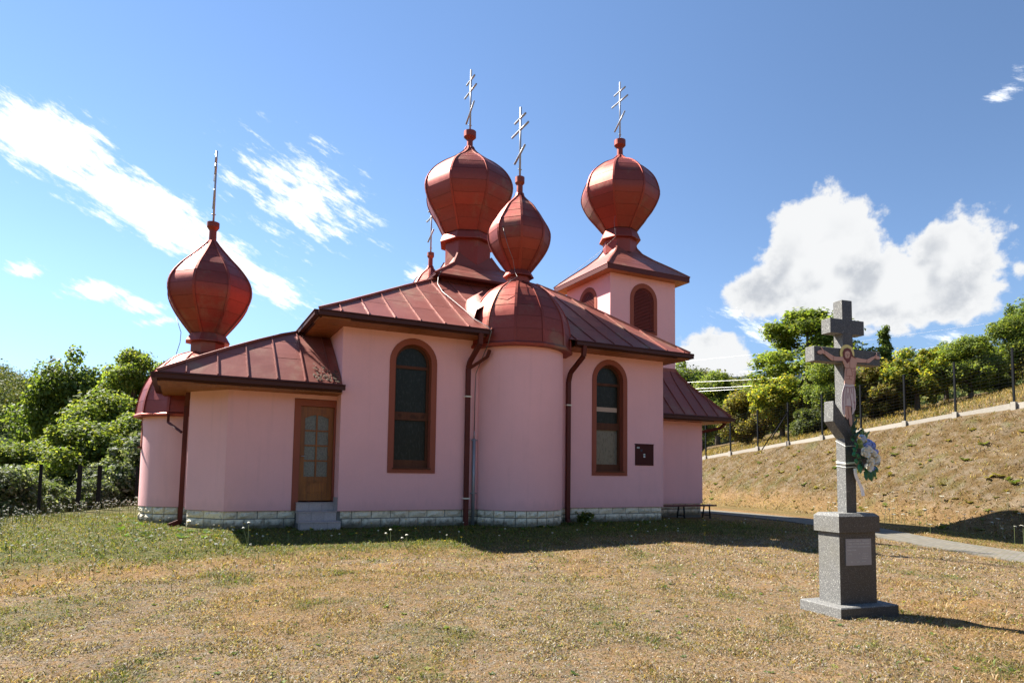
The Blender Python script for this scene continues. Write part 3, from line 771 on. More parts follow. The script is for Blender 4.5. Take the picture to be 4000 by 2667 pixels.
# ------------------------------------------------------------------ roofs
def clip(poly, a, b, c):
    """keep a*s + b*t + c >= 0"""
    o = []
    for i, p in enumerate(poly):
        q = poly[(i + 1) % len(poly)]; dp, dq = a * p[0] + b * p[1] + c, a * q[0] + b * q[1] + c
        if dp >= 0: o.append(p)
        if (dp >= 0) != (dq >= 0):
            k = dp / (dp - dq); o.append((p[0] + (q[0] - p[0]) * k, p[1] + (q[1] - p[1]) * k))
    return o
def interp(prof, t):
    for (a, za), (b, zb) in zip(prof, prof[1:]):
        if t <= b: return za + (zb - za) * (t - a) / (b - a)
    (a, za), (b, zb) = prof[-2:]; return zb + (zb - za) * (t - b) / (b - a)
def slope(roof, P0, e, nrm, prof, poly, sw, s0=0.0, rows=(), jit=True, seam=True, mm=ROOF, seamw=.022, seamh=.035):
    P0, e, nrm = Vector((*P0, 0)), Vector((*e, 0)), Vector((*nrm, 0))
    def P(s, t, o=0.0): return P0 + e * s + nrm * t + Vector((0, 0, interp(prof, t) + o))
    knots = [k[0] for k in prof[1:-1]]; tmax = max(p[1] for p in poly); smin = min(p[0] for p in poly); smax = max(p[0] for p in poly)
    ub = MB()
    kk = [0] + [k for k in knots if k < tmax] + [tmax + .01]
    for a, b in zip(kk, kk[1:]):
        q = clip(clip(poly, 0, 1, -a), 0, -1, b)
        if len(q) > 2: ub.poly([P(s, t, -.012) for s, t in q])
    base = ub.build('roof_slope', UNDER, roof) if roof is not None else None
    holder = base
    s = smin + s0
    edges = [smin] + ([s] if s > smin + .05 else [])
    while s + sw < smax - .05: s += sw; edges.append(s)
    edges.append(smax)
    for i, (a, b) in enumerate(zip(edges, edges[1:])):
        cuts = list(rows)
        if jit and rows: cuts = [c + (.28 if i % 2 else 0) + rnd.uniform(-.03, .03) for c in rows]
        cuts = [0.0] + [c for c in cuts if .15 < c < tmax - .05] + [tmax + .01]
        for c, d in zip(cuts, cuts[1:]):
            sh = MB(); inner = [c] + [k for k in knots if c < k < d] + [d]
            for m0, m1 in zip(inner, inner[1:]):
                q = clip(clip(clip(clip(poly, 1, 0, -a - .003), -1, 0, b - .003), 0, 1, -m0 - (.009 if m0 == c and c > 0 else 0)), 0, -1, m1 - (.005 if m1 == d else 0))
                if len(q) > 2: sh.slab([P(s_, t_, 0) for s_, t_ in q], (0, 0, .007))
            if sh.v: sh.build('roof_sheet', mm, holder)
    if seam:
        for s in edges[1:-1]:
            ts = [t for t in np.linspace(0, tmax, 60) if inside(poly, s, t)]
            if len(ts) < 2 or ts[-1] - ts[0] < .1: continue
            kn = [ts[0]] + [k for k in knots if ts[0] < k < ts[-1]] + [ts[-1]]
            sm = MB()
            for a, b in zip(kn, kn[1:]): sm.bar(P(s, a, .02), P(s, b, .02), seamw, seamh)
            sm.build('standing_seam', mm, holder)
    return P
def inside(poly, s, t):
    sg = None
    for (a, b), (c, d) in zip(poly, poly[1:] + poly[:1]):
        cr_ = (c - a) * (t - b) - (d - b) * (s - a)
        if abs(cr_) < 1e-7: continue
        if sg is None: sg = cr_ > 0
        elif (cr_ > 0) != sg: return False
    return True
def ridge(P, pts, w=.07, h=.05, parent=CH, m=ROOF):
    mb = MB()
    for a, b in zip(pts, pts[1:]): mb.bar(P(*a, .03), P(*b, .03), w, h)
    return mb.build('ridge_cap', m, parent)
def eave(pts, z, soffit_in, zs, closed=False, gut=True, fh=.17, parts=None, gaps=()):
    """fascia + box gutter along an eave polyline (outer edge, plan), soffit boards back to the wall"""
    for i, (p, q) in enumerate(zip(pts, pts[1:])):
        p, q = Vector(p), Vector(q); d = (q - p).normalized(); o = Vector((d.y, -d.x))      # outward
        ang = math.atan2(d.y, d.x); Ln = (q - p).length
        M = T(p.x, p.y, z) @ RZ(ang)
        MB().box((0.01, .012, -fh), (Ln - .01, .05, -.005), M).build('fascia', GUT, CH)
        if gut:
            g = MB(); prof = [(-.005, -.02), (-.115, -.02), (-.125, -.045), (-.105, -.06), (-.105, -.135), (-.005, -.135)]
            a = [M @ Vector((-.03, y, zz)) for y, zz in prof]; b = [M @ Vector((Ln + .03, y, zz)) for y, zz in prof]
            k = len(prof); i0 = len(g.v); g.v += [tuple(v) for v in a + b]
            for j in range(k): g.f.append((i0 + j, i0 + (j + 1) % k, i0 + k + (j + 1) % k, i0 + k + j))
            g.f.append(tuple(range(i0, i0 + k))); g.f.append(tuple(range(i0 + k, i0 + 2 * k))[::-1])
            g.build('gutter', GUT, CH)
        # soffit: narrow boards at right angles to the eave, dark gaps between
        w = soffit_in[i]
        sb = MB(); s = 0.0
        while s < Ln:
            e_ = min(s + .088, Ln); dz = rnd.uniform(-.003, .003)
            sb.box((s + .003, .05, zs - z - .0 + dz), (e_ - .003, .05 + w, zs - z + .018), M); s += .088
        sb.box((0, .06, zs - z + .02), (Ln, .05 + w, zs - z + .03), M)
        sb.build('soffit', SOFFIT, CH)

# nave roof
EX0, EX1, EY0, EY1, EZ = 2.46, 12.50, 13.86, 22.24, 4.575
ROOF_N = tag(MB().poly([(4.5, 17, 5.2), (10, 17, 5.2), (10, 19, 5.2), (4.5, 19, 5.2)]).build('nave_roof', UNDER, CH))
pf = [(0, EZ), (.55, EZ + .345), (1.3, EZ + .84), (2.1, EZ + 1.37), (3.2, EZ + 2.07), (4.3, EZ + 2.72)]
hl = (5.06 / 4.19)                    # hip run in plan: s per t
polyF = [(0, 0), (EX1 - EX0, 0), (EX1 - EX0 - .64 * 4.19, 4.19), (5.06, 4.19)]
PF = slope(ROOF_N, (EX0, EY0), (1, 0), (0, 1), pf, polyF, .585, .46, rows=(.75, 1.55, 2.4, 3.2))
mB = slope(ROOF_N, (EX1, EY1), (-1, 0), (0, -1), pf, [(0, 0), (10.04, 0), (10.04 - 5.06, 4.19), (.64 * 4.19, 4.19)], .585, .46, rows=(1.2, 2.6))
pL = [(t * hl, z) for t, z in pf]
PLf = slope(ROOF_N, (EX0, EY1), (0, -1), (1, 0), pL, [(0, 0), (8.38, 0), (4.19, 5.06)], .585, .3, rows=(1.2, 2.4, 3.6))
pR = [(t * .64, z) for t, z in pf]
PRf = slope(ROOF_N, (EX1, EY0), (0, 1), (-1, 0), pR, [(0, 0), (8.38, 0), (4.19 + .05, 4.19 * .64), (4.19 - .05, 4.19 * .64)], .585, .3, rows=(1.0,))
tk = [0, .55, 1.3, 2.1, 3.2, 4.1]
ridge(PF, [(t * hl, t) for t in tk]); ridge(PF, [(EX1 - EX0 - .64 * t, t) for t in tk])
eave([(EX0, EY1), (EX0, EY0), (6.30, EY0)], EZ, (.60, .60), ZE)
eave([(8.76, EY0), (EX1, EY0), (EX1, 16.4)], EZ, (.60, .40), ZE)
# annex roof
AX0, AY0, AZ = -.47, 14.35, 3.09
pa = [(0, AZ), (.36, AZ + .32), (.8, AZ + .70), (1.12, AZ + .96), (1.46, AZ + 1.22), (1.74, AZ + 1.40), (3.7, AZ + 2.7)]
ROOF_A = tag(MB().poly([(.5, 16, 2.95), (3, 16, 2.95), (3, 20, 2.95), (.5, 20, 2.95)]).build('annex_roof', UNDER, CH))
ha = 2.90 / 1.735
PA = slope(ROOF_A, (AX0, AY0), (1, 0), (0, 1), pa, [(0, 0), (3.56, 0), (3.56, 3.56 / ha)], .57, .50, rows=(.62, 1.2))
pal = [(t * ha, z) for t, z in pa]
PAL = slope(ROOF_A, (AX0, 21.75), (0, -1), (1, 0), pal, [(0, 0), (7.4, 0), (7.4 - 3.56 / ha, 3.56), (3.56 / ha, 3.56)], .57, .3, rows=(1.0, 2.0))
PAB = slope(ROOF_A, (X0, 21.75), (-1, 0), (0, -1), pa, [(0, 0), (3.56, 0), (0, 3.56 / ha)], .57, .3, rows=(.8,))
ridge(PA, [(t * ha, t) for t in (0, .36, .8, 1.12, 1.46, 1.74, 2.1)])
eave([(AX0, 21.7), (AX0, AY0), (3.10, AY0)], AZ, (.60, .60), ZA)
MB().slab([(.05, 14.90, ZA - .002), (.90, 14.90, ZA - .002), (.90, 15.0, ZA - .002), (.20, 15.90, ZA - .002), (.05, 15.95, ZA - .002)], (0, 0, .02)).build('soffit', SOFFIT, CH)
# sheet of leaves caught in the valley beside the nave
# porch roof
PX, PY, PZ = 15.63, 15.45, 3.07
pp = [(0, PZ), (.30, PZ + .34), (.62, PZ + .71), (.92, PZ + 1.06), (1.10, PZ + 1.32), (1.23, PZ + 1.56)]
ROOF_P = tag(MB().poly([(12.2, 16.2, 2.98), (14.8, 16.2, 2.98), (14.8, 19.5, 2.98), (12.2, 19.5, 2.98)]).build('porch_roof', UNDER, CH))
PP = slope(ROOF_P, (X1, PY), (1, 0), (0, 1), pp, [(0, 0), (3.56, 0), (2.33, 1.23), (0, 1.23)], .45, .30, rows=())
PPR = slope(ROOF_P, (PX, PY), (0, 1), (-1, 0), pp, [(0, 0), (5.1, 0), (3.87, 1.23), (1.23, 1.23)], .45, .3, rows=())
ridge(PP, [(3.56 - t, t) for t in (0, .3, .62, .92, 1.10, 1.23)])
eave([(X1, PY), (PX, PY), (PX, 20.6)], PZ, (.50, .68), ZPW - .03)
MB().box((TX0, TY0 - .035, PZ + 1.50), (TX1 + .035, TY0 - .002, PZ + 1.62)).build('flashing', ROOF, CH)
# big dome skirt roof + box
SX, SY, SA = 7.53, 18.07, 1.59
sk = [(0, 6.60), (.21, 6.755), (.42, 6.90), (.60, 7.04), (.84, 7.22), (.95, 7.42), (1.05, 7.62)]
SK = tag(MB().box((SX - 1.32, SY - 1.32, 5.6), (SX + 1.32, SY + 1.32, 6.55)).build('dome_base', DARK, CH))
def square_skirt(holder, cx, cy, a, prof, n_rows, eavez, fh):
    tm = prof[-1][0]
    for k in range(4):
        c, s = (math.cos(k * math.pi / 2), math.sin(k * math.pi / 2))
        rot = lambda p: (cx + p[0] * c - p[1] * s, cy + p[0] * s + p[1] * c)
        slope(holder, rot((-a, -a)), (c, s), (-s, c), prof, [(0, 0), (2 * a, 0), (2 * a - tm, tm), (tm, tm)], 2 * a, 0, rows=n_rows, jit=False, seam=False)
        h = MB()
        for (t0, z0), (t1, z1) in zip(prof, prof[1:]):
            h.bar((*rot((-a + t0, -a + t0)), z0 + .015), (*rot((-a + t1, -a + t1)), z1 + .015), .05, .04)
        h.build('ridge_cap', ROOF, holder)
        p, q = rot((-a + .02, -a + .02)), rot((a - .02, -a + .02))
        MB().bar((*p, eavez - fh / 2 - .004), (*q, eavez - fh / 2 - .004), .03, fh).build('fascia', DARK, holder)
square_skirt(SK, SX, SY, SA, sk, (.22, .45, .70), 6.60, .05)
MB().box((SX - SA + .03, SY - SA + .03, 6.54), (SX + SA - .03, SY + SA - .03, 6.575)).build('soffit', DARK, SK)
# tower roof
tk_ = [(0, 7.70), (.43, 8.06), (.83, 8.37), (1.10, 8.62), (1.22, 8.82), (1.30, 9.05)]
TR = tag(MB().box((TX0 - .31, TY0 - .31, 7.545), (TX1 + .31, TY1 + .31, 7.575)).build('tower_roof', SOFFIT, CH))
square_skirt(TR, 13.10, 17.97, 1.64, tk_, (.25, .47, .69, .91), 7.70, .15)
# ------------------------------------------------------------------ domes
def dense(prof, k=4):
    P = [np.array(p, float) for p in prof]; P = [2 * P[0] - P[1]] + P + [2 * P[-1] - P[-2]]; o = []
    for i in range(1, len(P) - 2):
        a, b, c, d = P[i - 1:i + 3]
        for t in np.linspace(0, 1, k, endpoint=False):
            o.append(.5 * (2 * b + (c - a) * t + (2 * a - 5 * b + 4 * c - d) * t * t + (3 * b - a - 3 * c + d) * t ** 3))
    o.append(P[-2]); return [tuple(q) for q in o]
def resample(prof, m):
    P = np.array(dense(prof, 8)); L_ = np.r_[0, np.cumsum(np.hypot(*np.diff(P, axis=0).T))]
    s = np.linspace(0, L_[-1], m); return [(float(np.interp(v, L_, P[:, 0])), float(np.interp(v, L_, P[:, 1]))) for v in s]
def gores(base, c, prof, n_, off, rows, mm=DOME, sub=3, facets=None, ribs=True, ribw=.03, ribh=.03, bow=0.0):
    """flat facets of lapped sheets between standing ribs: one mesh per row, turned about the axis"""
    P = resample(prof, rows * sub + 1); half = math.pi / n_
    facets = range(n_) if facets is None else facets
    for j in range(rows):
        m_ = MB(); seg = P[j * sub:(j + 1) * sub + 1]
        cols = 3; ids = []
        r9, z9 = seg[-1]; r8, z8 = seg[-2]; kk_ = .972; seg[-1] = (r8 + (r9 - r8) * kk_, z8 + (z9 - z8) * kk_)
        for i, (r, z) in enumerate(seg):
            fr = i / sub; lift = .004 * (1 - fr)                     # lower edge laps over the sheet below
            row = []
            for q in range(cols + 1):
                a = -half * .985 + 2 * half * .985 * q / cols
                rad = r * math.cos(half) / math.cos(a)
                rad = rad + bow * r * (1 - (a / half) ** 2)
                x_, y_ = (rad + lift) * math.sin(a), -(rad + lift) * math.cos(a)
                row.append(m_.vert((x_, y_, z + (.002 if i == 0 else 0))))
            ids.append(row)
        for i in range(sub):
            for q in range(cols): m_.f.append((ids[i][q], ids[i][q + 1], ids[i + 1][q + 1], ids[i + 1][q]))
        me = m_.mesh('dome_sheet_row', mm, True)
        for k in facets:
            link('dome_sheet', me, base, T(c[0], c[1], 0) @ RZ(off + 2 * half * k + half))
    if ribs:
        m_ = MB()
        for (r, z), (r2, z2) in zip(P, P[1:]): m_.bar((0, -r - .004, z), (0, -r2 - .004, z2), ribw, ribh, (1, 0, 0.01))
        me = m_.mesh('dome_rib', mm)
        for k in range(n_): link('rib', me, base, T(c[0], c[1], 0) @ RZ(off + 2 * half * k))
def onion(c, off, drum, flange, bulb, neck, cap, cross, nrows=9):
    """drum (r, z0, z1), flange [(r, z)...], bulb profile, neck (r, z1), cap [(r, z)...]; cross = (top, bar z list ...)"""
    k = 1.03
    inner = MB().lathe(c, [(drum[0] * k, drum[1] - .25), (drum[0] * k, drum[2])], 8, off)
    inner.lathe(c, [(max(r * k - .02, .02), z) for r, z in bulb], 8, off)
    base = inner.build('onion_dome', DARK, CH)
    m_ = MB().lathe(c, [(r * k, z) for r, z in flange], 8, off, caps=False); m_.build('flange', DOME, base)
    m_ = MB().lathe(c, [(drum[0] * k + .006, drum[1] - .1), (drum[0] * k + .006, drum[2])], 8, off, caps=False); m_.build('drum', DOME, base)
    gores(base, c, [(r * k, z) for r, z in bulb], 8, off, nrows, ribw=.028, ribh=.06)
    MB().lathe(c, [(neck[0], neck[1]), (neck[0] * .95, neck[2])] + cap, 24).build('finial', DOME, base, False)
    # three-barred cross, bars running across the church axis
    zt, z0, bars = cross
    m_ = MB().tube([(c[0], c[1], z0), (c[0], c[1], zt)], .027, 10)
    m_.tube([(c[0] - .05, c[1], z0 + .2), (c[0] + .05, c[1], z0 + .2)], .014, 6)
    cx_ = m_.build('roof_cross', STEEL, CH, True)
    for (za, zb_, h) in bars:
        MB().tube([(c[0] - .012, c[1] - h, za), (c[0] - .012, c[1] + h, zb_)], .028, 10).build('crossbar', STEEL, cx_, True)
def bars(z1, h1, z2, h2, zl, zh, h3): return [(z1, z1, h1), (z2, z2, h2), (zh, zl, h3)]

V0, V22 = 0.0, R(22.5)
onion((7.52, 14.65), V22, (.276, 5.98, 6.20), [(.29, 6.17), (.385, 6.185), (.385, 6.20), (.30, 6.345)],
      [(.295, 6.33), (.386, 6.45), (.607, 6.764), (.74, 7.034), (.779, 7.304), (.737, 7.485), (.605, 7.711), (.429, 7.984), (.199, 8.211), (.10, 8.33), (.086, 8.40)],
      (.082, 8.30, 8.62), [(.122, 8.68), (.122, 8.83), (.03, 8.86)], (10.72, 8.85, bars(10.41, .30, 10.10, .46, 9.306, 9.579, .29)))
onion((7.53, 18.07), V0, (.70, 7.40, 8.07), [(.70, 8.04), (.865, 8.06), (.865, 8.08), (.80, 8.26), (.72, 8.34)],
      [(.731, 8.336), (.863, 8.577), (.994, 8.846), (1.195, 9.168), (1.327, 9.491), (1.358, 9.761), (1.277, 10.032), (1.094, 10.303), (.79, 10.574), (.501, 10.765), (.211, 11.01), (.11, 11.18)],
      (.095, 11.1, 11.40), [(.19, 11.50), (.19, 11.67), (.03, 11.70)], (13.67, 11.69, bars(13.33, .31, 12.97, .455, 12.065, 12.511, .31)), 10)
onion((13.10, 17.97), V0, (.558, 8.75, 9.13), [(.56, 9.11), (.69, 9.13), (.69, 9.15), (.61, 9.35), (.56, 9.46)],
      [(.57, 9.473), (.824, 9.804), (1.06, 10.106), (1.25, 10.469), (1.302, 10.773), (1.182, 11.198), (.976, 11.503), (.622, 11.808), (.296, 11.991), (.113, 12.175)],
      (.105, 12.1, 12.45), [(.196, 12.55), (.196, 12.73), (.03, 12.76)], (14.84, 12.75, bars(14.50, .32, 14.135, .46, 13.178, 13.653, .30)))
onion((.49, 18.05), V22, (.395, 3.95, 4.35), [(.39, 4.34), (.525, 4.355), (.525, 4.37), (.455, 4.49), (.41, 4.57)],
      [(r * .94, z) for r, z in [(.421, 4.572), (.694, 4.909), (.89, 5.191), (1.024, 5.474), (1.045, 5.729), (.96, 5.984), (.754, 6.269), (.475, 6.554), (.213, 6.84), (.101, 6.984)]],
      (.092, 6.9, 7.26), [(.148, 7.35), (.148, 7.47), (.03, 7.50)], (9.37, 7.49, bars(9.06, .30, 8.76, .46, 7.95, 8.23, .29)))
onion((7.53, 21.45), V22, (.276, 5.98, 6.20), [(.29, 6.17), (.385, 6.185), (.385, 6.20), (.30, 6.345)],
      [(.295, 6.33), (.386, 6.45), (.607, 6.764), (.74, 7.034), (.779, 7.304), (.737, 7.485), (.605, 7.711), (.429, 7.984), (.199, 8.211), (.10, 8.33), (.086, 8.40)],
      (.082, 8.30, 8.68), [(.122, 8.75), (.122, 8.88), (.03, 8.91)], (10.77, 8.85, bars(10.46, .30, 10.15, .46, 9.356, 9.629, .29)))
def apse_dome(c, prof, off, rim):
    base = MB().lathe(c, [(r - .02, z) for r, z in prof], 12, off).build('apse_dome', DARK, CH)
    gores(base, c, prof, 12, off, 7, ribw=.028, ribh=.06)
    r, z = rim
    MB().lathe(c, [(r - .22, z - .085), (r + .035, z - .085), (r + .045, z - .03), (r - .01, z + .03)], 12, off, caps=False).lathe(c, [(r - .3, z - .084), (r - .22, z - .085)], 12, off, caps=False).build('rim', DOME, base)
apse_dome((7.52, 14.65), [(1.34, 4.30), (1.325, 4.66), (1.275, 4.97), (1.17, 5.23), (.985, 5.52), (.78, 5.75), (.49, 5.945), (.27, 6.03)], 0.0, (1.345, 4.29))
apse_dome((.40, 18.05), [(1.40, 2.50), (1.36, 2.81), (1.27, 3.137), (1.17, 3.36), (1.0, 3.631), (.80, 3.829), (.62, 3.965), (.36, 4.08)], 0.0, (1.40, 2.49))
apse_dome((7.53, 21.45), [(1.34, 4.30), (1.325, 4.66), (1.275, 4.97), (1.17, 5.23), (.985, 5.52), (.78, 5.75), (.49, 5.945), (.27, 6.03)], 0.0, (1.345, 4.29))
MB().lathe((7.53, 21.45), [(1.15, ZP), (1.15, 4.22)], 40, caps=False).build('apse_wall', PINK, CH, True)
# saddle flashing where the apse dome leans on the nave roof
for sgn in (-1, 1):
    m_ = MB()
    for (h, y, z, w) in ((.98, 14.35, 5.02, .12), (1.02, 14.75, 5.22, .16), (.90, 15.15, 5.46, .15), (.6, 15.5, 5.68, .12)):
        m_.vert((7.52 + sgn * h, y, z + .30)); m_.vert((7.52 + sgn * (h + .30), y + .02, z + .12)); m_.vert((7.52 + sgn * (h + .36), y + .03, z - .12))
    for i in range(3):
        for k in range(2): m_.f.append((i * 3 + k, i * 3 + k + 1, i * 3 + 4 + k, i * 3 + 3 + k))
    m_.build('flashing', ROOF, CH, True)

# ------------------------------------------------------------------ downpipes, conductor, meter box
def downpipe(path, w, clips=(), m=DARK):
    mb = MB()
    for a, b in zip(path, path[1:]): mb.bar(a, b, w, w * .8, (0, 1, 0.001))
    dp = mb.build('downpipe', m, CH)
    for z in clips:
        a = [p for p in path if True][-2]
        x_, y_ = path[-2][0], path[-2][1]
        MB().box((x_ - w / 2 - .02, y_ - w * .42 - .012, z - .016), (x_ + w / 2 + .02, YF, z + .016)).build('pipe_clip', CLIP, dp)
    return dp
downpipe([(6.12, 13.80, 4.46), (6.12, 13.84, 4.20), (6.08, 14.32, 3.86), (6.08, 14.42, 3.70), (6.08, 14.42, -.02), (6.05, 14.30, -.10)], .105, (3.02, .60))
downpipe([(6.42, 13.95, 4.10), (6.40, 14.05, 3.95), (6.10, 14.42, 3.70)], .07)
downpipe([(8.98, 13.80, 4.46), (8.98, 13.84, 4.18), (8.90, 14.32, 3.82), (8.90, 14.42, 3.60), (8.90, 14.42, .05), (8.86, 14.30, -.05)], .105, (2.98,))
downpipe([(.10, 16.05, 2.90), (.075, 16.25, 2.6), (.055, 16.30, .05), (-.16, 16.15, -.03)], .10)
downpipe([(-.28, 16.75, 2.44), (-.28, 16.70, 2.25), (.0, 16.34, 2.02)], .055)
downpipe([(15.55, 15.60, 2.95), (15.52, 15.8, 2.75), (15.06, 16.3, 2.62), (15.0, 16.3, 2.5)], .09)
zt_ = MB().tube([(6.27, 14.44, -.08), (6.27, 14.44, 2.02)], .04, 10).tube([(6.27, 14.44, 2.02), (6.27, 14.44, 2.20)], .015, 6)
for z in (.72, 1.98): zt_.tube([(6.19, 14.43, z), (6.35, 14.43, z)], .014, 6)
zt_.build('conductor_tube', ZINC, CH, True)
MB().tube([(6.27, 14.44, 2.18), (6.28, 14.45, 3.1), (6.29, 14.44, 3.6), (6.36, 14.30, 3.9), (6.36, 13.95, 4.2), (6.34, 13.70, 4.5), (6.30, 13.80, 4.62), (6.10, 14.2, 4.87), (6.05, 14.7, 5.2), (5.92, 15.2, 5.55), (5.85, 15.7, 5.86), (5.9, 16.2, 6.2), (6.02, 16.48, 6.50), (6.1, 16.5, 6.64)], .011, 5).build('lightning_conductor', WIREM, CH, True)
MB().tube([(6.55, 14.20, 5.15), (6.7, 14.0, 5.55), (6.95, 13.95, 5.85), (7.2, 14.1, 6.03), (7.24, 14.3, 6.2), (7.15, 14.25, 6.5), (6.98, 14.2, 6.8), (6.85, 14.25, 7.3)], .006, 5).build('lightning_conductor', WIREM, CH, True)
MB().tube([(12.5, 17.4, 9.75), (12.38, 17.3, 9.5), (12.45, 17.3, 9.0), (12.2, 17.9, 8.6), (11.5, 19.4, 7.8), (11.47, 19.5, 7.5), (11.5, 19.5, 6.3)], .005, 5).build('lightning_conductor', WIREM, CH, True)
MB().tube([(-.25, 18.0, 4.95), (-.12, 17.9, 4.55), (-.13, 17.9, 4.3), (-.2, 17.9, 4.0)], .008, 5).build('lightning_conductor', WIREM, CH, True)
bx = MB().box((11.09, YF - .012, 1.47), (11.72, YF + .05, 2.05)).box((11.075, YF - .022, 2.045), (11.735, YF + .02, 2.062)).build('meter_box_door', BOXM, CH)
SLATE = mat('pale_label', (0.36, 0.40, 0.38), 0.5); SBL = mat('blue_label', (0.12, 0.28, 0.42), 0.5); SGR = mat('green_label', (0.25, 0.4, 0.18), 0.5); SNV = mat('navy_label', (0.02, 0.03, 0.05), 0.5); SWH = mat('white_label', (0.7, 0.68, 0.66), 0.5)
def label_at(x0, z0, x1, z1, m, d=.0135): MB().box((x0, YF - d, z0), (x1, YF - .0125, z1)).build('label', m, bx)
label_at(11.145, 1.932, 11.235, 1.975, SLATE); label_at(11.27, 1.85, 11.335, 1.91, SNV)
label_at(11.37, 1.69, 11.43, 1.792, SWH); label_at(11.372, 1.725, 11.428, 1.752, SBL, .0145); label_at(11.372, 1.753, 11.428, 1.772, SGR, .0145)
# ------------------------------------------------------------------ granite wayside cross
H = -0.135
MC = Vector((6.464, 4.839, -0.35))
MR = T(*MC) @ RZ(H)
ST = empty('stone_cross', tuple(MC), 'grey granite three-barred wayside cross on a stepped pedestal', 'monument')
UV_ = MR.to_3x3()
def hew(o):
    """ends and top are left rough, the front and back are polished"""
    if o.data.materials[0] is not GRAN: return
    o.data.materials.append(GRANR); fr = UV_ @ Vector((0, 1, 0))
    for p_ in o.data.polygons:
        if abs(p_.normal.dot(fr)) < .8: p_.material_index = 1
def mbx(name, lo, hi, m=GRAN, parent=None, bev=0.0):
    mb = MB()
    if bev:
        (a, b, c), (d, e, g) = lo, hi
        P = [(a, b), (d, b), (d, e), (a, e)]; Q = [(a + bev, b + bev), (d - bev, b + bev), (d - bev, e - bev), (a + bev, e - bev)]
        lv = [[MR @ Vector((*p, z)) for p in L_] for L_, z in ((P, c), (P, g - bev), (Q, g))]
        for u, v in zip(lv, lv[1:]):
            for k in range(4): mb.poly([u[k], u[(k + 1) % 4], v[(k + 1) % 4], v[k]])
        mb.poly(lv[2]); mb.poly(lv[0][::-1])
    else: mb.box(lo, hi, MR)
    o = mb.build(name, m, parent or ST); hew(o); return o
mbx('base_slab', (.0, .0, -.12), (.83, .60, .141), bev=.012)
mbx('pedestal', (.15, .15, .141), (.68, .455, .94), bev=.0)
mbx('cap', (.117, .117, .94), (.713, .488, 1.153), bev=.035)
VF, VB, UL, UR = .248, .378, .367, .517
mbx('shaft', (UL, VF, 1.15), (UR, VB, 3.64), bev=.006)
VF2 = VF - .002
mbx('crossbar', (.185, VF2, 3.238), (.692, VB + .002, 3.408), bev=.005)
mbx('crossbar', (-.06, VF2, 2.890), (.93, VB + .002, 3.060), bev=.005)
mb = MB()     # slanting footrest bar, its ends cut upright
q = [(.19, 2.203), (.205, 2.437), (.44, 2.16), (.69, 1.865), (.69, 1.63), (.44, 1.925)]
q = [(.195, 2.203), (.205, 2.437), (.69, 1.875), (.69, 1.64)]
F_ = [MR @ Vector((u, VF2, z)) for u, z in q]; B_ = [MR @ Vector((u, VB + .002, z)) for u, z in q]
mb.poly(F_[::-1]); mb.poly(B_)
for k in range(4): mb.poly([F_[k], F_[(k + 1) % 4], B_[(k + 1) % 4], B_[k]])
hew(mb.build('crossbar', GRAN, ST))
pq = mbx('plaque', (.235, .142, .57), (.605, .151, .866), GRANP)
for (z, runs, h) in ((.842, [(.02, .13), (.14, .22), (.24, .34)], .016), (.812, [(.02, .09), (.10, .19), (.20, .27), (.28, .345)], .018), (.778, [(.02, .10), (.11, .16), (.17, .235), (.24, .345)], .018),
                     (.742, [(.02, .08), (.09, .15)], .016), (.70, [(.03, .09), (.18, .205), (.24, .30), (.305, .32)], .014), (.67, [(.24, .29), (.295, .32)], .012), (.645, [(.23, .31)], .012), (.61, [(.07, .10), (.16, .20), (.23, .29)], .012)):
    lb = MB()
    for a, b in runs:                     # rows of cut letters, too worn to read
        x_ = a
        while x_ < b - .004:
            w = rnd.uniform(.005, .009); hh = h * rnd.uniform(.7, 1); lb.box((.235 + x_, .1408, z - hh / 2), (.235 + min(x_ + w, b), .1425, z + hh / 2), MR); x_ += w + .0025
    lb.build('letter_row', ENGR, pq)
# painted sheet-metal figure, cut out flat and fixed to the front of the cross
SKIN = mat('painted_skin', (0.50, 0.30, 0.235), 0.5); SKIN2 = mat('painted_skin_shadow', (0.31, 0.14, 0.105), 0.5)
HAIR = mat('painted_hair', (0.135, 0.028, 0.02), 0.5); HALO = mat('painted_halo', (0.66, 0.57, 0.21), 0.45); CLOTH = mat('painted_loincloth', (0.52, 0.46, 0.46), 0.5); FOLD = mat('painted_fold', (0.30, 0.17, 0.19), 0.5)
def plate(name, pts, d, m, parent, th=.003):
    mb = MB(); a = [MR @ Vector((u, VF2 - .012 - d, z)) for u, z in pts]
    o3 = MR.to_3x3() @ Vector((0, th, 0)); mb.slab(a, o3); return mb.build(name, m, parent)
body = [(0.356, 2.959), (0.348, 2.912), (0.369, 2.867), (0.384, 2.83), (0.375, 2.768), (0.368, 2.706), (0.366, 2.637), (0.422, 2.625), (0.503, 2.637), (0.513, 2.699), (0.53, 2.762), (0.545, 2.825), (0.551, 2.872), (0.561, 2.908), (0.561, 2.962), (0.521, 2.963), (0.472, 2.967), (0.402, 2.95)]
armR = [(0.555, 2.905), (0.699, 2.912), (0.744, 2.912), (0.791, 2.943), (0.838, 2.974), (0.885, 2.964), (0.915, 2.972), (0.918, 2.991), (0.892, 3.003), (0.870, 3.008), (0.876, 3.032), (0.868, 3.041), (0.854, 3.018), (0.834, 3.001), (0.782, 2.982), (0.715, 2.952), (0.64, 2.954), (0.555, 2.963)]
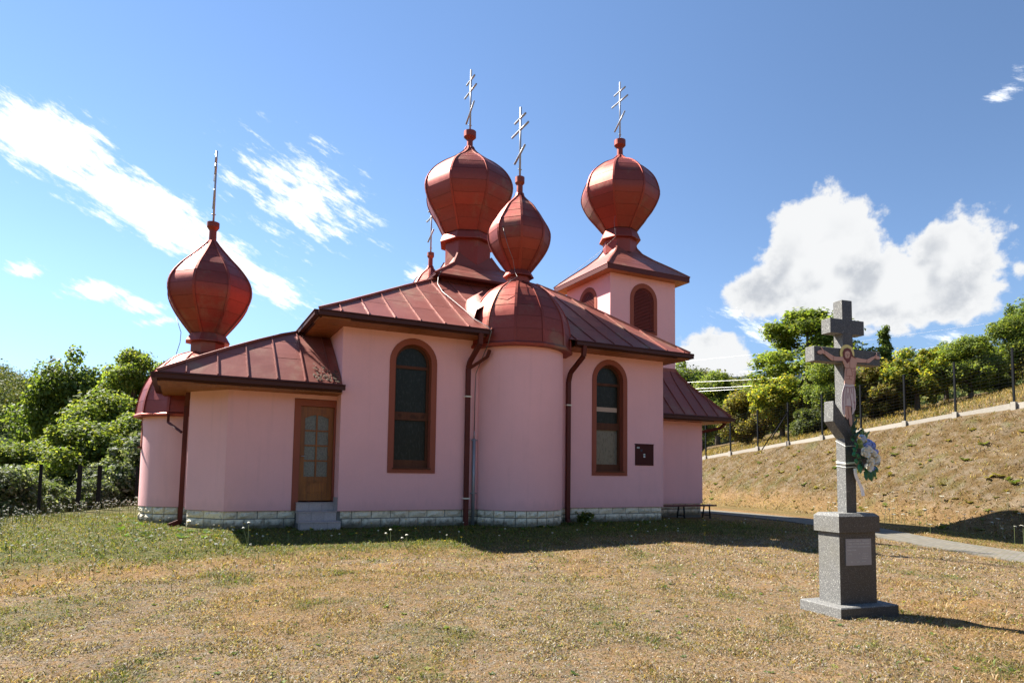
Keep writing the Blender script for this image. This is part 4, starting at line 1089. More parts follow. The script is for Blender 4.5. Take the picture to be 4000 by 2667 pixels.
armL = [(0.360, 2.960), (0.295, 2.953), (0.222, 2.953), (0.161, 2.98), (0.09, 3.009), (0.064, 3.021), (0.040, 3.050), (0.030, 3.048), (0.046, 3.014), (0.016, 3.014), (-0.014, 3.004), (-0.026, 2.985), (-.014, 2.972), (0.02, 2.964), (0.060, 2.975), (0.093, 2.959), (0.14, 2.928), (0.183, 2.905), (0.221, 2.902), (0.360, 2.911)]
fig = plate('painted_figure', body, 0, SKIN, ST, .008)
tag(fig, 'flat painted figure of a crucified man with yellow halo')
halo = [(.420 + .108 * math.cos(a), 3.0 + .107 * math.sin(a)) for a in np.linspace(0, 2 * math.pi, 28, endpoint=False)]
plate('halo', halo, -.004, HALO, fig)
plate('arm', armR, .001, SKIN, fig, .006); plate('arm', armL, .001, SKIN, fig, .006)
for p in (((.695, 2.912), (.715, 2.952), (.722, 2.953), (.703, 2.912)), ((.835, 2.97), (.845, 3.008), (.852, 3.012), (.842, 2.972)), ((.205, 2.902), (.200, 2.962), (.207, 2.96), (.213, 2.902)), ((.08, 2.966), (.075, 3.014), (.082, 3.012), (.088, 2.962))):
    plate('painted_line', p, .0025, SKIN2, fig)
hair = [(0.416, 3.069), (0.371, 3.053), (0.35, 3.013), (0.352, 2.959), (0.363, 2.936), (0.387, 2.919), (0.411, 2.885), (0.441, 2.905), (0.463, 2.94), (0.472, 2.971), (0.501, 2.966), (0.545, 2.948), (0.521, 2.971), (0.497, 2.985), (0.483, 3.022), (0.465, 3.056)]
plate('hair', hair, .004, HAIR, fig)
face = [(0.41, 3.03), (0.38, 3.015), (0.374, 2.98), (0.383, 2.953), (0.402, 2.939), (0.432, 2.945), (0.45, 2.974), (0.453, 3.009), (0.436, 3.028)]
plate('face', face, .006, SKIN, fig)
for p in (((.384, 2.992), (.402, 2.994), (.402, 2.987), (.385, 2.985)), ((.422, 2.994), (.444, 2.992), (.443, 2.985), (.422, 2.987)), ((.409, 2.995), (.406, 2.966), (.420, 2.964), (.414, 2.995)), ((.398, 2.952), (.430, 2.953), (.43, 2.946), (.40, 2.945))):
    plate('painted_line', p, .0075, SKIN2, fig)
def stroke(pts, w, m, d=.002, par=None):
    P = [np.array(p) for p in pts]; Lp, Rp = [], []
    for i, p in enumerate(P):
        t = P[min(i + 1, len(P) - 1)] - P[max(i - 1, 0)]; t = t / np.linalg.norm(t); nrm = np.array([-t[1], t[0]]) * w / 2; Lp.append(tuple(p + nrm)); Rp.append(tuple(p - nrm))
    return plate('painted_line', Lp + Rp[::-1], d, m, par or fig)
for s_ in ([(.375, 2.84), (.40, 2.826), (.45, 2.834), (.50, 2.826), (.535, 2.845)], [(.452, 2.92), (.45, 2.87), (.45, 2.836)], [(.41, 2.83), (.395, 2.78), (.392, 2.735), (.44, 2.738), (.485, 2.735)], [(.485, 2.735), (.482, 2.79), (.465, 2.83)], [(.44, 2.738), (.44, 2.70)], [(.385, 2.695), (.43, 2.702), (.48, 2.695)], [(.38, 2.65), (.42, 2.633), (.47, 2.633)]):
    stroke(s_, .007, SKIN2)
for k in range(6): stroke([(.497, 2.82 - k * .019), (.538 - k * .004, 2.826 - k * .019)], .005, SKIN2)
stroke([(.536, 2.80), (.52, 2.71), (.507, 2.64)], .016, SKIN2)
legs = [(0.361, 2.40), (0.357, 2.338), (0.367, 2.259), (.40, 2.225), (0.413, 2.249), (0.421, 2.257), (0.424, 2.189), (0.447, 2.144), (0.467, 2.175), (0.465, 2.251), (0.454, 2.327), (0.454, 2.40)]
plate('legs', legs, .001, SKIN, fig, .006); stroke([(.405, 2.385), (.409, 2.33), (.421, 2.257)], .009, SKIN2, .003)
cloth = [(0.364, 2.645), (0.348, 2.605), (0.327, 2.55), (0.313, 2.489), (0.313, 2.405), (0.316, 2.329), (0.329, 2.291), (0.357, 2.258), (0.362, 2.33), (0.36, 2.385), (0.40, 2.378), (0.454, 2.381), (0.470, 2.37), (0.463, 2.285), (0.481, 2.298), (0.517, 2.353), (0.526, 2.415), (0.526, 2.5), (0.523, 2.561), (0.51, 2.614), (0.506, 2.642), (.43, 2.635)]
cl = plate('loincloth', cloth, .004, CLOTH, fig)
for s_ in ([(.36, 2.60), (.34, 2.52), (.335, 2.44)], [(.385, 2.60), (.378, 2.50), (.372, 2.40)], [(.43, 2.60), (.44, 2.50), (.455, 2.44), (.46, 2.385)], [(.455, 2.60), (.47, 2.53)], [(.49, 2.60), (.497, 2.5), (.495, 2.42)], [(.365, 2.384), (.41, 2.383), (.46, 2.382)], [(.33, 2.43), (.33, 2.34)], [(.51, 2.44), (.50, 2.36)], [(.41, 2.54), (.405, 2.47)], [(.37, 2.607), (.43, 2.60), (.505, 2.612)]):
    stroke(s_, .010, FOLD, .006, cl)

# ------------------------------------------------------------------ artificial bouquet tied to the shaft
BQ = empty('flower_bouquet', tuple(MR @ Vector((.47, .2, 1.75))), 'bouquet of white roses and blue blossoms tied to the stone cross', 'bouquet')
ROSE = mat('cream_petal', (0.86, 0.82, 0.70), 0.55); BLUE = mat('blue_petal', (0.24, 0.32, 0.66), 0.55); BLUE2 = mat('pale_blue_petal', (0.42, 0.50, 0.62), 0.55)
GLEAF = mat('plastic_green_leaf', (0.02, 0.16, 0.075), 0.35); DLEAF = mat('dark_green_leaf', (0.012, 0.05, 0.028), 0.4); RIB = mat('white_ribbon', (0.8, 0.8, 0.82), 0.4); BUD = mat('green_bud', (0.42, 0.48, 0.16), 0.5)
q = random.Random(5)
def frame_at(u, v, z, look):
    look = Vector(look).normalized(); s = look.cross(Vector((0, 0, 1))).normalized(); t = s.cross(look)
    M = Matrix((s, t, look)).transposed().to_4x4(); M.translation = Vector((u, v, z)); return MR @ M
def petal(mb, M, a, tilt, ln, w, curl=.3):
    Mx = M @ Matrix.Rotation(a, 4, 'Z') @ Matrix.Rotation(tilt, 4, 'Y')
    P = [(0, -w * .25, 0), (0, w * .25, 0), (ln * .55, w * .5, ln * .05), (ln * .55, -w * .5, ln * .05), (ln, w * .28, ln * curl), (ln, -w * .28, ln * curl)]
    i = [mb.vert(Mx @ Vector(p)) for p in P]; mb.f += [(i[0], i[1], i[2], i[3]), (i[3], i[2], i[4], i[5])]
def rose(u, z, r, v=.10, m=ROSE):
    M = frame_at(u, v, z, (q.uniform(-.5, .3), -1, q.uniform(-.1, .6))); mb = MB()
    mb.lathe((0, 0), [(r * .35, -r * .2), (r * .42, r * .2), (r * .2, r * .45)], 8); mb.v = [tuple(M @ Vector(p)) for p in mb.v]
    for ring, (n_, tl, ln) in enumerate(((5, -1.15, .75), (6, -.8, .95), (7, -.35, 1.1))):
        for k in range(n_): petal(mb, M, 2 * math.pi * (k + .5 * ring) / n_, tl, r * ln, r * .95, .25)
    return mb.build('rose', m, BQ, True)
for u, z, r in ((.478, 1.828, .068), (.535, 1.87, .055), (.60, 1.825, .055), (.64, 1.775, .058), (.553, 1.745, .062), (.525, 1.69, .070)): rose(u, z, r)
for u, z in ((.455, 1.965), (.47, 1.91), (.52, 1.955)): rose(u, z, .04, .14, BUD)
def hydr(u, z, r, m, n_=16, v=.14):
    r *= .82
    mb = MB()
    for k in range(n_):
        d = Vector((q.gauss(0, 1), q.gauss(0, 1) - 1, q.gauss(0, 1))).normalized(); M = frame_at(u + d.x * r, v + d.y * r, z + d.z * r, d)
        for j in range(4): petal(mb, M, math.pi / 2 * j, -.25, .026, .03, .1)
    return mb.build('blue_blossom', m, BQ)
hydr(.585, 1.945, .055, BLUE); hydr(.635, 1.925, .05, BLUE); hydr(.672, 1.86, .05, BLUE); hydr(.535, 1.93, .04, BLUE); hydr(.69, 1.79, .045, BLUE2); hydr(.50, 2.00, .045, BLUE2); hydr(.70, 1.745, .04, BLUE2); hydr(.64, 1.66, .028, BLUE, 8)
def leaf(u, z, du, dz, w, m=GLEAF, v=.16):
    mb = MB(); d = Vector((du, -.02, dz)); s = Vector((-dz, 0, du)).normalized() * w / 2; o = Vector((u, v, z))
    P = [o, o + d * .35 + s, o + d * .75 + s * .8, o + d, o + d * .75 - s * .8, o + d * .35 - s]; P[0] = o; mid = [o + d * .35 + Vector((0, -.012, 0)), o + d * .75 + Vector((0, -.012, 0))]
    P = [MR @ p for p in P]; mid = [MR @ p for p in mid]; i = [mb.vert(p) for p in P]; j = [mb.vert(p) for p in mid]
    mb.f += [(i[0], j[0], i[1]), (i[1], j[0], j[1], i[2]), (i[2], j[1], i[3]), (i[0], i[5], j[0]), (i[5], i[4], j[1], j[0]), (i[4], i[3], j[1])]
    return mb.build('leaf', m, BQ)
for a in ((.45, 1.86, -.09, .03, .06), (.44, 1.84, -.09, -.03, .06), (.46, 1.88, -.03, .08, .05), (.44, 1.93, -.05, .03, .035), (.42, 1.975, -.08, .02, .03), (.47, 1.74, -.09, .01, .06), (.49, 1.72, -.05, -.09, .06), (.52, 1.70, -.06, -.10, .06), (.50, 1.78, -.08, .05, .05), (.57, 1.98, .02, .07, .04)): leaf(*a)
for a in ((.55, 1.66, -.03, -.14, .08), (.58, 1.66, .03, -.15, .09), (.61, 1.68, .06, -.12, .08), (.64, 1.70, .07, -.08, .07), (.56, 1.70, -.01, -.13, .09), (.60, 1.66, .01, -.13, .08), (.68, 1.76, .06, -.05, .06)): leaf(*a, m=mat('leaf', (0.015, 0.10, 0.035), .4), v=.13)
for k in range(16): leaf(q.uniform(.40, .52), q.uniform(1.98, 2.14), q.uniform(-.08, .08), q.uniform(.02, .12), .04, DLEAF, q.uniform(.15, .22))
for k in range(10): leaf(q.uniform(.50, .60), q.uniform(2.0, 2.06), q.uniform(-.03, .07), q.uniform(.03, .10), .035, mat('leaf_grey', (0.12, 0.2, 0.07), .5), q.uniform(.15, .2))
for k in range(14): leaf(q.uniform(.46, .66), q.uniform(1.70, 1.95), q.uniform(-.06, .06), q.uniform(-.06, .06), .06, DLEAF, .17)
rb = MB(); prev = None
for u, z in ((.448, 1.66), (.452, 1.60), (.47, 1.55), (.505, 1.49), (.535, 1.44), (.552, 1.39), (.560, 1.345)):
    a, b = MR @ Vector((u - .016, .20, z)), MR @ Vector((u + .018, .185, z + .004)); cur = (rb.vert(a), rb.vert(b))
    if prev: rb.f.append((prev[0], prev[1], cur[1], cur[0]))
    prev = cur
rb.build('ribbon', RIB, BQ)
for (z0, z1) in ((1.983, 1.915), (1.74, 1.722), (1.725, 1.71), (1.69, 1.67)):
    a = [MR @ Vector(p) for p in ((UL - .004, VB + .004, z0), (UL - .004, VF - .006, z1), (.47, VF - .03, z1 + .01), (UR + .004, VF - .006, z1), (UR + .004, VB + .004, z0), (UL - .004, VB + .004, z0))]
    MB().tube(a, .0045, 5).build('string', mat('string', (.62, .62, .55), .6), BQ)

# ------------------------------------------------------------------ bench by the porch
BN = empty('bench', (13.7, 15.58, -.1), 'long low bench with dark red seat before the porch wall', 'bench')
BW = mat('dark_red_bench_board', (0.13, 0.035, 0.03), 0.45, build=wood((0.09, 0.02, 0.018), 3, (.1, 1, 1)))
for k in range(2): MB().box((12.35, 15.41 + k * .18, .275), (14.93, 15.575 + k * .18, .32)).build('seat_board', BW, BN)
for x_ in (12.62, 13.66, 14.68):
    for y0, y1 in ((15.47, 15.42), (15.70, 15.76)): MB().bar((x_, y0, .275), (x_ - .02, y1, -.14), .035, .03, (1, 0, 0)).build('leg', BLACKM, BN)
    MB().bar((x_ - .015, 15.44, .0), (x_ - .015, 15.74, .0), .025, .025).build('stretcher', BLACKM, BN)

# ------------------------------------------------------------------ fence and kerb along the top of the bank
def kp(i): Y = 11.95 + 1.94 * i; return float(kerb_x(Y)), Y, float(kerb_z(Y))
FN = empty('mesh_fence', kp(0), 'dark wire mesh fence with slim posts along the top of the bank', 'fence')
KB = empty('kerb', kp(0), 'pale concrete kerb slabs at the foot of the fence on the bank', 'kerb')
PM = MB().box((-.03, -.03, -.1), (.03, .03, 1.86)).box((-.034, -.034, 1.855), (.034, .034, 1.885)).mesh('fence_post', BLACKM)
FM = MB().box((-.075, -.075, -.35), (.075, .075, .06)).mesh('footing', CONC)
I0, I1 = -3, 15
for i in range(I0, I1):
    a, b = kp(i), kp(i + 1)
    link('post', PM, FN, T(*a)); link('footing', FM, KB, T(a[0] - .02, a[1], a[2]))
    MB().bar((a[0], a[1] + .11, a[2] - .085), (b[0], b[1] - .11, b[2] - .085), .06, .20).build('kerb_slab', CONC, KB)
    wm_ = MB(); k = 0
    for zz in np.arange(.16, 1.84, .12):
        wm_.bar((a[0], a[1], a[2] + zz), (b[0], b[1], b[2] + zz), .005, .005)
    for s in np.arange(.08, .96, .155):
        p = [a[j] + (b[j] - a[j]) * s for j in range(3)]; wm_.bar((p[0], p[1], p[2] + .14), (p[0], p[1], p[2] + 1.84), .0025, .0025, (1, 0, 0))
    wm_.build('wire_panel', BLACKM, FN)
ax_, ay_, az_ = kp(5); MB().bar((ax_ - .05, ay_, az_ + 1.45), (ax_ - .75, ay_ + .9, az_ - .35), .045, .045).build('brace', BLACKM, FN)
MB().bar((ax_, ay_, az_ + 1.45), (kp(5.55)[0], kp(5.55)[1], az_ + .2), .045, .045).build('brace', BLACKM, FN)

# fence and gate at the left edge of the lawn
def lp(t): p = (-3.35 - .38 * 0 + .40 * t, 20.6 + .915 * t); return p[0], p[1], float(ground_z(p[0] + .05, p[1] - .05))
FL = empty('garden_fence', lp(0), 'low dark wire fence with open gate frame before the silvery shrubs', 'fence')
def post(t, h, w=.035): x_, y_, z_ = lp(t); return MB().box((x_ - w, y_ - w, z_ - .3), (x_ + w, y_ + w, z_ + h)).build('post', BLACKM, FL)
for t in (-5.2, -2.6, 0.3): post(t, 1.32)
post(2.0, 1.32, .055); post(3.0, 1.32, .055)
for t in (5.2, 7.4, 9.6): post(t, 1.32)
a, b = lp(2.0), lp(3.0)
MB().bar((a[0], a[1], a[2] + 1.26), (b[0], b[1], b[2] + 1.26), .03, .03).bar((a[0], a[1], a[2] + .1), (b[0], b[1], b[2] + .1), .03, .03).build('gate_frame', BLACKM, FL)
for t0, t1 in ((-5.2, -2.6), (-2.6, .3), (.3, 2.0), (3.0, 5.2), (5.2, 7.4)):
    m_ = MB(); a, b = lp(t0), lp(t1)
    for zz in np.arange(.1, 1.25, .2): m_.bar((a[0], a[1], a[2] + zz), (b[0], b[1], b[2] + zz), .004, .004)
    m_.build('wire_panel', BLACKM, FL)

# ------------------------------------------------------------------ overhead wires
def pt_at(az_d, el_d, d): a, e = R(az_d), R(el_d); return Vector((d * math.sin(a), d * math.cos(a), 1.2 + d * math.tan(e)))
WL = ['top power line of three behind the porch roof', 'middle power line of three behind the porch roof', 'lowest power line of three behind the porch roof', 'thin wire high against the sky right of the stone cross', 'thin wire over the trees at the far right']
for k, (a0, e0, a1, e1, lab, r_) in enumerate(((33.0, 8.1, 49.3, 8.03, WL[0], .008), (33.0, 7.45, 49.0, 7.53, WL[1], .009), (33.0, 7.15, 49.2, 7.35, WL[2], .009), (40.0, 9.55, 66.5, 11.2, WL[3], .007), (46, 8.6, 63.0, 10.02, WL[4], .007))):
    p0, p1 = pt_at(a0, e0, 62), pt_at(a1, e1, 46 if k < 3 else 50)
    P = [p0.lerp(p1, t) - Vector((0, 0, .25 * (1 - (2 * t - 1) ** 2))) for t in np.linspace(0, 1, 13)]
    o = MB().tube(P, r_, 5).build('power_line', ALU); tag(o, lab, 'wire', 'overhead wires behind the church')
# ------------------------------------------------------------------ foliage
LTR = .45
def leaf_cloud(seed, lobes, n_, size, flat=0.35, palette=((.055, .085, .02), (.075, .10, .022), (.04, .065, .018), (.10, .115, .02)), aspect=1.0, hollow=.55, stems=None):
    """lobes: (x,y,z, rx,ry,rz). leaves crowd towards each lobe's skin; returns mesh data arrays"""
    g = np.random.RandomState(seed); Ls = np.array(lobes, float)
    wgt = (Ls[:, 3] * Ls[:, 4] * Ls[:, 5]) ** (2 / 3); idx = g.choice(len(Ls), n_, p=wgt / wgt.sum())
    d = g.normal(size=(n_, 3)); d /= np.linalg.norm(d, axis=1)[:, None]
    rad = (hollow + (1 - hollow) * g.rand(n_)) * (1 + .10 * g.normal(size=n_))
    # ragged skin: clumps
    cl = (np.sin(d[:, 0] * 5 + idx * 1.7) + np.sin(d[:, 1] * 6 + idx * .9) + np.sin(d[:, 2] * 5.5 + idx * 2.3)) / 3
    rad *= 1 + .16 * cl
    C = Ls[idx, :3] + d * rad[:, None] * Ls[idx, 3:6]
    nrm = d * .7 + np.array([0, 0, .55]) + g.normal(size=(n_, 3)) * .55; nrm /= np.linalg.norm(nrm, axis=1)[:, None]
    t = np.cross(nrm, g.normal(size=(n_, 3))); t /= np.linalg.norm(t, axis=1)[:, None]; b = np.cross(nrm, t)
    s = size * (.6 + .8 * g.rand(n_))[:, None]
    a = t * s * aspect; w = b * s * .5
    V = np.stack([C - a * .5, C + w * .9 + nrm * s * .12, C + a * .55, C - w * .9 + nrm * s * .12], 1).reshape(-1, 3)
    F = np.arange(4 * n_).reshape(-1, 4)
    pal = np.array(palette); pk = g.randint(len(pal), size=n_)
    lobe_t = .82 + .36 * g.rand(len(Ls))
    col = pal[pk] * (lobe_t[idx] * (.8 + .4 * g.rand(n_)))[:, None]
    return V, F, np.repeat(col, 4, axis=0)
def lobes_round(seed, w, h, z0, k=26, rl=.30):
    g = np.random.RandomState(seed); o = []
    for i in range(k):
        d = g.normal(size=3); d /= np.linalg.norm(d); u = g.rand() ** .45 * .72
        r_ = rl * (.7 + .6 * g.rand())
        o.append((d[0] * u * w / 2, d[1] * u * w / 2, z0 + h / 2 + d[2] * u * h / 2, r_ * w / 2, r_ * w / 2, r_ * w / 2 * .8))
    for i in range(k):                        # sprigs that break the outline
        d = g.normal(size=3); d /= np.linalg.norm(d); u = g.uniform(.66, .94); r_ = rl * g.uniform(.28, .46)
        o.append((d[0] * u * w / 2, d[1] * u * w / 2, z0 + h / 2 + d[2] * u * h / 2, r_ * w / 2, r_ * w / 2, r_ * w / 2 * 1.2))
    return o
def trunk_mesh(name, seed, h, r, lobes, k=9):
    g = random.Random(seed); mb = MB()
    P = [(0, 0, -.4)] + [(g.uniform(-.04, .04) * h * t, g.uniform(-.04, .04) * h * t, h * t) for t in (.15, .35, .6, .85)]
    mb.tube(P, [r * 1.25, r, r * .85, r * .6, r * .3], 8)
    for (x_, y_, z_, *_r) in g.sample(lobes, min(k, len(lobes))):
        t = g.uniform(.25, .6); s = (P[2][0] * t, P[2][1] * t, h * t)
        mid = (x_ * .45, y_ * .45, s[2] + (z_ - s[2]) * .55)
        mb.tube([s, mid, (x_ * .92, y_ * .92, z_)], [r * .42, r * .26, r * .08], 6)
    return mb.mesh(name, BARK, True)
GR = ((0.108, 0.149, 0.034), (0.144, 0.181, 0.039), (0.075, 0.110, 0.027), (0.190, 0.204, 0.044))
YG = ((0.170, 0.196, 0.036), (0.221, 0.213, 0.036), (0.121, 0.160, 0.036), (0.282, 0.234, 0.038), (0.090, 0.134, 0.036))
DG = ((0.090, 0.135, 0.030), (0.125, 0.166, 0.039), (0.066, 0.096, 0.023), (0.160, 0.189, 0.043))
SG = ((0.103, 0.127, 0.066), (0.151, 0.173, 0.103), (0.066, 0.091, 0.037), (0.226, 0.245, 0.179), (0.048, 0.068, 0.026), (0.084, 0.118, 0.037))
OG = ((0.137, 0.141, 0.038), (0.186, 0.154, 0.038), (0.099, 0.110, 0.031), (0.150, 0.110, 0.038))
KINDS = {}
def kind(name, seed, lob, n_, size, pal, h, r, trans=.32, aspect=1.2, hollow=.5, limbs=10):
    V, F, C = leaf_cloud(seed, lob, n_, size, palette=pal, aspect=aspect, hollow=hollow)
    KINDS[name] = (fast_mesh(name + '_crown', V, F, leafmat(name + '_leaves', (1, 1, 1), min(trans + .15, .58)), C), trunk_mesh(name + '_trunk', seed, h, r, lob, limbs))
ash = []
for i in range(80):
    a = rnd.uniform(0, 6.28); t = rnd.random(); z_ = 1.6 + t * 6.6; ww = 2.6 * math.sin(math.pi * min(1, .18 + t * .80)) ** .8 * rnd.uniform(.35, 1)
    ash.append((ww * math.cos(a), ww * math.sin(a), z_, .66, .66, .5))
kind('ash', 3, ash, 30000, .105, GR, 7.4, .17, .4, 1.5, .35, 18)
kind('oak', 4, lobes_round(4, 5.2, 5.0, 1.0, 34, .32), 26000, .115, DG, 4.8, .2)
kind('lime', 5, lobes_round(5, 4.6, 5.2, .6, 30, .32), 26000, .11, GR, 4.6, .18)
kind('maple', 6, lobes_round(6, 4.4, 4.2, .5, 28, .30), 20000, .125, YG, 3.8, .15, .42, 1.1, .42, 12)
kind('rowan', 7, lobes_round(7, 4.2, 3.2, .1, 24, .34), 18000, .11, OG, 2.6, .10, .4)
kind('willow', 8, lobes_round(8, 3.6, 3.2, -.2, 30, .33), 30000, .075, SG, 2.2, .08, .25, 2.0, .5)
cone = [(rnd.gauss(0, .10 + .85 * (1 - t)) * .55, rnd.gauss(0, .10 + .85 * (1 - t)) * .55, .3 + 4.4 * t, .18 + .42 * (1 - t), .18 + .42 * (1 - t), .22) for t in np.linspace(0, 1, 30)]
kind('pine', 9, cone, 12000, .09, DG, 4.6, .09, .15, 2.2, .3, 6)
kind('scrub', 10, lobes_round(10, 3.4, 2.0, -.2, 20, .36), 15000, .10, ((.07, .09, .03), (.10, .11, .035), (.05, .07, .022)), 1.4, .06)
def tree(k, name, x_, y_, s, label, cat='tree', group=None, rz=None, dz=0.0, sx=1.0):
    crown, tr = KINDS[k]; z_ = float(ground_z(x_, y_)) + dz
    if not (-44 < x_ < 80 and y_ < 90): z_ = float(hill_z(x_, y_))
    o = empty(name, (x_, y_, z_ - .05), label, cat, group, rnd.uniform(0, 6.28) if rz is None else rz, 1.0)
    o.scale = (s * sx, s * sx, s)
    for nm, me in (('crown', crown), ('trunk', tr)):
        c = bpy.data.objects.new(nm, me); COL.objects.link(c); c.parent = o
    return o
def at(px, d, Y=None): pass
G1, G2, G3 = 'trees and bushes behind the bank fence', 'trees and bushes left of the church', 'silvery shrubs behind the left fence'
RIGHT = [  # kind, name, azimuth, distance (plan), scale, width factor, label
 ('ash', 'ash_tree', 51.2, 48, .96, 1.75, 'tall airy green tree behind the left arm of the stone cross'),
 ('oak', 'oak_tree', 41.6, 62, 1.45, 1.0, 'dark rounded tree just right of the porch roof'),
 ('lime', 'lime_tree', 44.2, 58, 1.12, 1.0, 'mid green tree below the power lines, second from the church'),
 ('rowan', 'rowan_bush', 46.6, 43, 1.05, 1.0, 'yellowing bush behind the third fence post from the porch'),
 ('maple', 'maple_tree', 49.2, 41.5, .86, 1.15, 'golden green bush below the tall airy tree'),
 ('oak', 'oak_tree', 43.0, 52, .66, 1.0, 'low dark bush against the fence beside the porch eave'),
 ('lime', 'lime_tree', 53.0, 39, .72, 1.0, 'yellow green tree right behind the stone cross figure'),
 ('rowan', 'rowan_tree', 55.7, 39.5, .95, 1.15, 'leafy tree with bare dark trunk right of the stone cross'),
 ('maple', 'maple_tree', 58.6, 39, .76, 1.2, 'broad tree with yellow autumn leaves mid way along the fence'),
 ('pine', 'pine_tree', 56.6, 46, 1.12, 1.0, 'slim young conifer tip behind the yellowing trees'),
 ('lime', 'lime_tree', 61.9, 39, .58, 1.2, 'green tree behind the tall fence post right of the cross'),
 ('oak', 'oak_tree', 60.4, 43, .56, 1.2, 'low dark bush at the gap in the trees'),
 ('scrub', 'scrub_bush', 63.4, 41, .6, 1.0, 'low olive bush on the dry slope behind the fence'),
 ('lime', 'lime_tree', 64.3, 42, .68, 1.1, 'tall green tree leaning in at the right edge'),
 ('oak', 'oak_tree', 66.6, 44, .84, 1.1, 'dark tree topping the right edge of the view'),
 ('rowan', 'rowan_bush', 65.9, 41, .5, 1.2, 'light olive bush at the right edge above the kerb'),
 ('scrub', 'scrub_bush', 51.6, 38.5, .9, 1.0, 'green bush behind the fence brace left of the cross'),
 ('scrub', 'scrub_bush', 41.4, 49, 1.1, 1.0, 'grey green bush beside the porch downpipe'),
]
for k, nm, a, d, s, sx, lab in RIGHT: tree(k, nm, d * math.sin(R(a)), d * math.cos(R(a)), s, lab, 'bush' if 'bush' in nm else 'tree', G1, sx=sx)
LEFT = [  # kind, name, azimuth, distance, scale, width factor, label
 ('oak', 'oak_tree', -6.5, 54, 1.95, .85, 'dense dark rounded tree highest left of the church'),
 ('ash', 'ash_tree', -3.3, 43, 1.22, .85, 'bright leafy tree touching the left apse dome'),
 ('ash', 'ash_tree', -1.2, 44, 1.16, .8, 'airy tree top just behind the left apse dome'),
 ('lime', 'lime_tree', -4.9, 38, 1.27, 1.0, 'mid green tree below the dark rounded tree'),
 ('lime', 'lime_tree', -8.0, 38, .86, 1.1, 'light green tree at the far left with yellow tips'),
 ('lime', 'lime_tree', -10.2, 35, .74, 1.2, 'broad green bush at the left edge before the far hill'),
 ('lime', 'lime_tree', -6.4, 33.5, .9, 1.2, 'round green bush in front of the mid green tree'),
 ('lime', 'lime_tree', -3.0, 34, .92, 1.0, 'green tree close to the left apse wall'),
 ('lime', 'lime_tree', -12.6, 36, .8, 1.2, 'green tree cut by the left edge of the view'),
 ('oak', 'oak_tree', -1.2, 34, .9, 1.0, 'shaded tree half hidden by the left apse'),
]
for k, nm, a, d, s, sx, lab in LEFT: tree(k, nm, d * math.sin(R(a)), d * math.cos(R(a)), s, lab, 'bush' if 'bush' in lab else 'tree', G2, rz=2.2 if 'highest' in lab else None, sx=sx)
WILL = [(-10.4, 23.3, .80, 'silver green shrub at the left edge behind the fence'), (-8.3, 25.0, .72, 'silvery shrub behind the first post of the left fence'), (-6.0, 26.0, .66, 'low silvery shrub left of the gate frame'),
        (-4.0, 27.2, .82, 'glossy silvery shrub seen through the gate frame'), (-1.9, 27.9, 1.20, 'tallest silvery shrub right beside the left apse'), (-5.6, 29.5, 1.0, 'silvery shrub behind the others in the middle'), (-12.2, 22.5, .9, 'silvery shrub partly outside the left edge'), (-9.2, 28.5, .95, 'grey green shrub behind the leftmost silvery ones'), (-.5, 28.7, 1.0, 'silvery shrub hidden behind the left apse base')]
for a, d, s, lab in WILL: d += 3.0; s *= 1.06; tree('willow', 'willow_shrub', d * math.sin(R(a)), d * math.cos(R(a)), s, lab, 'shrub', G3)
# far woods: one mass of crowns on either skyline
def forest(name, seed, pts, size, pal, nleaf, rad):
    g = np.random.RandomState(seed); Vs, Fs, Cs, o = [], [], [], 0
    lob = [(px, py, pz, r_, r_, r_ * 1.05) for (px, py, pz, r_) in pts]
    V, F, C = leaf_cloud(seed, lob, nleaf, size, palette=pal, aspect=1.2, hollow=.75)
    ob = link(name, fast_mesh(name, V, F, leafmat(name + '_leaves', (1, 1, 1), .2, .05), C)); ob['kind'] = 'stuff'; return ob
def scatter(seed, a0, a1, r0, r1, k, s0, s1):
    g = np.random.RandomState(seed); o = []
    for i in range(k):
        a, r_ = R(g.uniform(a0, a1)), g.uniform(r0, r1); x_, y_ = r_ * math.sin(a), r_ * math.cos(a); s = g.uniform(s0, s1)
        z_ = float(hill_z(x_, y_)) if (r_ > 92 or not (-44 < x_ < 80 and y_ < 90)) else float(ground_z(x_, y_))
        o.append((x_, y_, z_ + s * .75, s))
    return o
forest('wood_on_left_hill', 21, scatter(1, -24, 2, 112, 190, 520, 1.7, 3.0), .30, ((.10, .125, .042), (.13, .145, .048), (.17, .16, .05), (.075, .10, .038)), 200000, 3)
forest('wood_on_right_hill', 22, scatter(2, 34, 74, 105, 190, 520, 1.7, 3.0) + scatter(12, 36, 50, 66, 104, 90, 1.5, 2.6), .40, ((.09, .11, .035), (.12, .125, .04), (.16, .145, .045), (.06, .08, .03)), 140000, 3)
forest('wood_behind_church', 23, scatter(3, 2, 34, 112, 185, 260, 1.7, 3.0), .8, GR, 16000, 3)

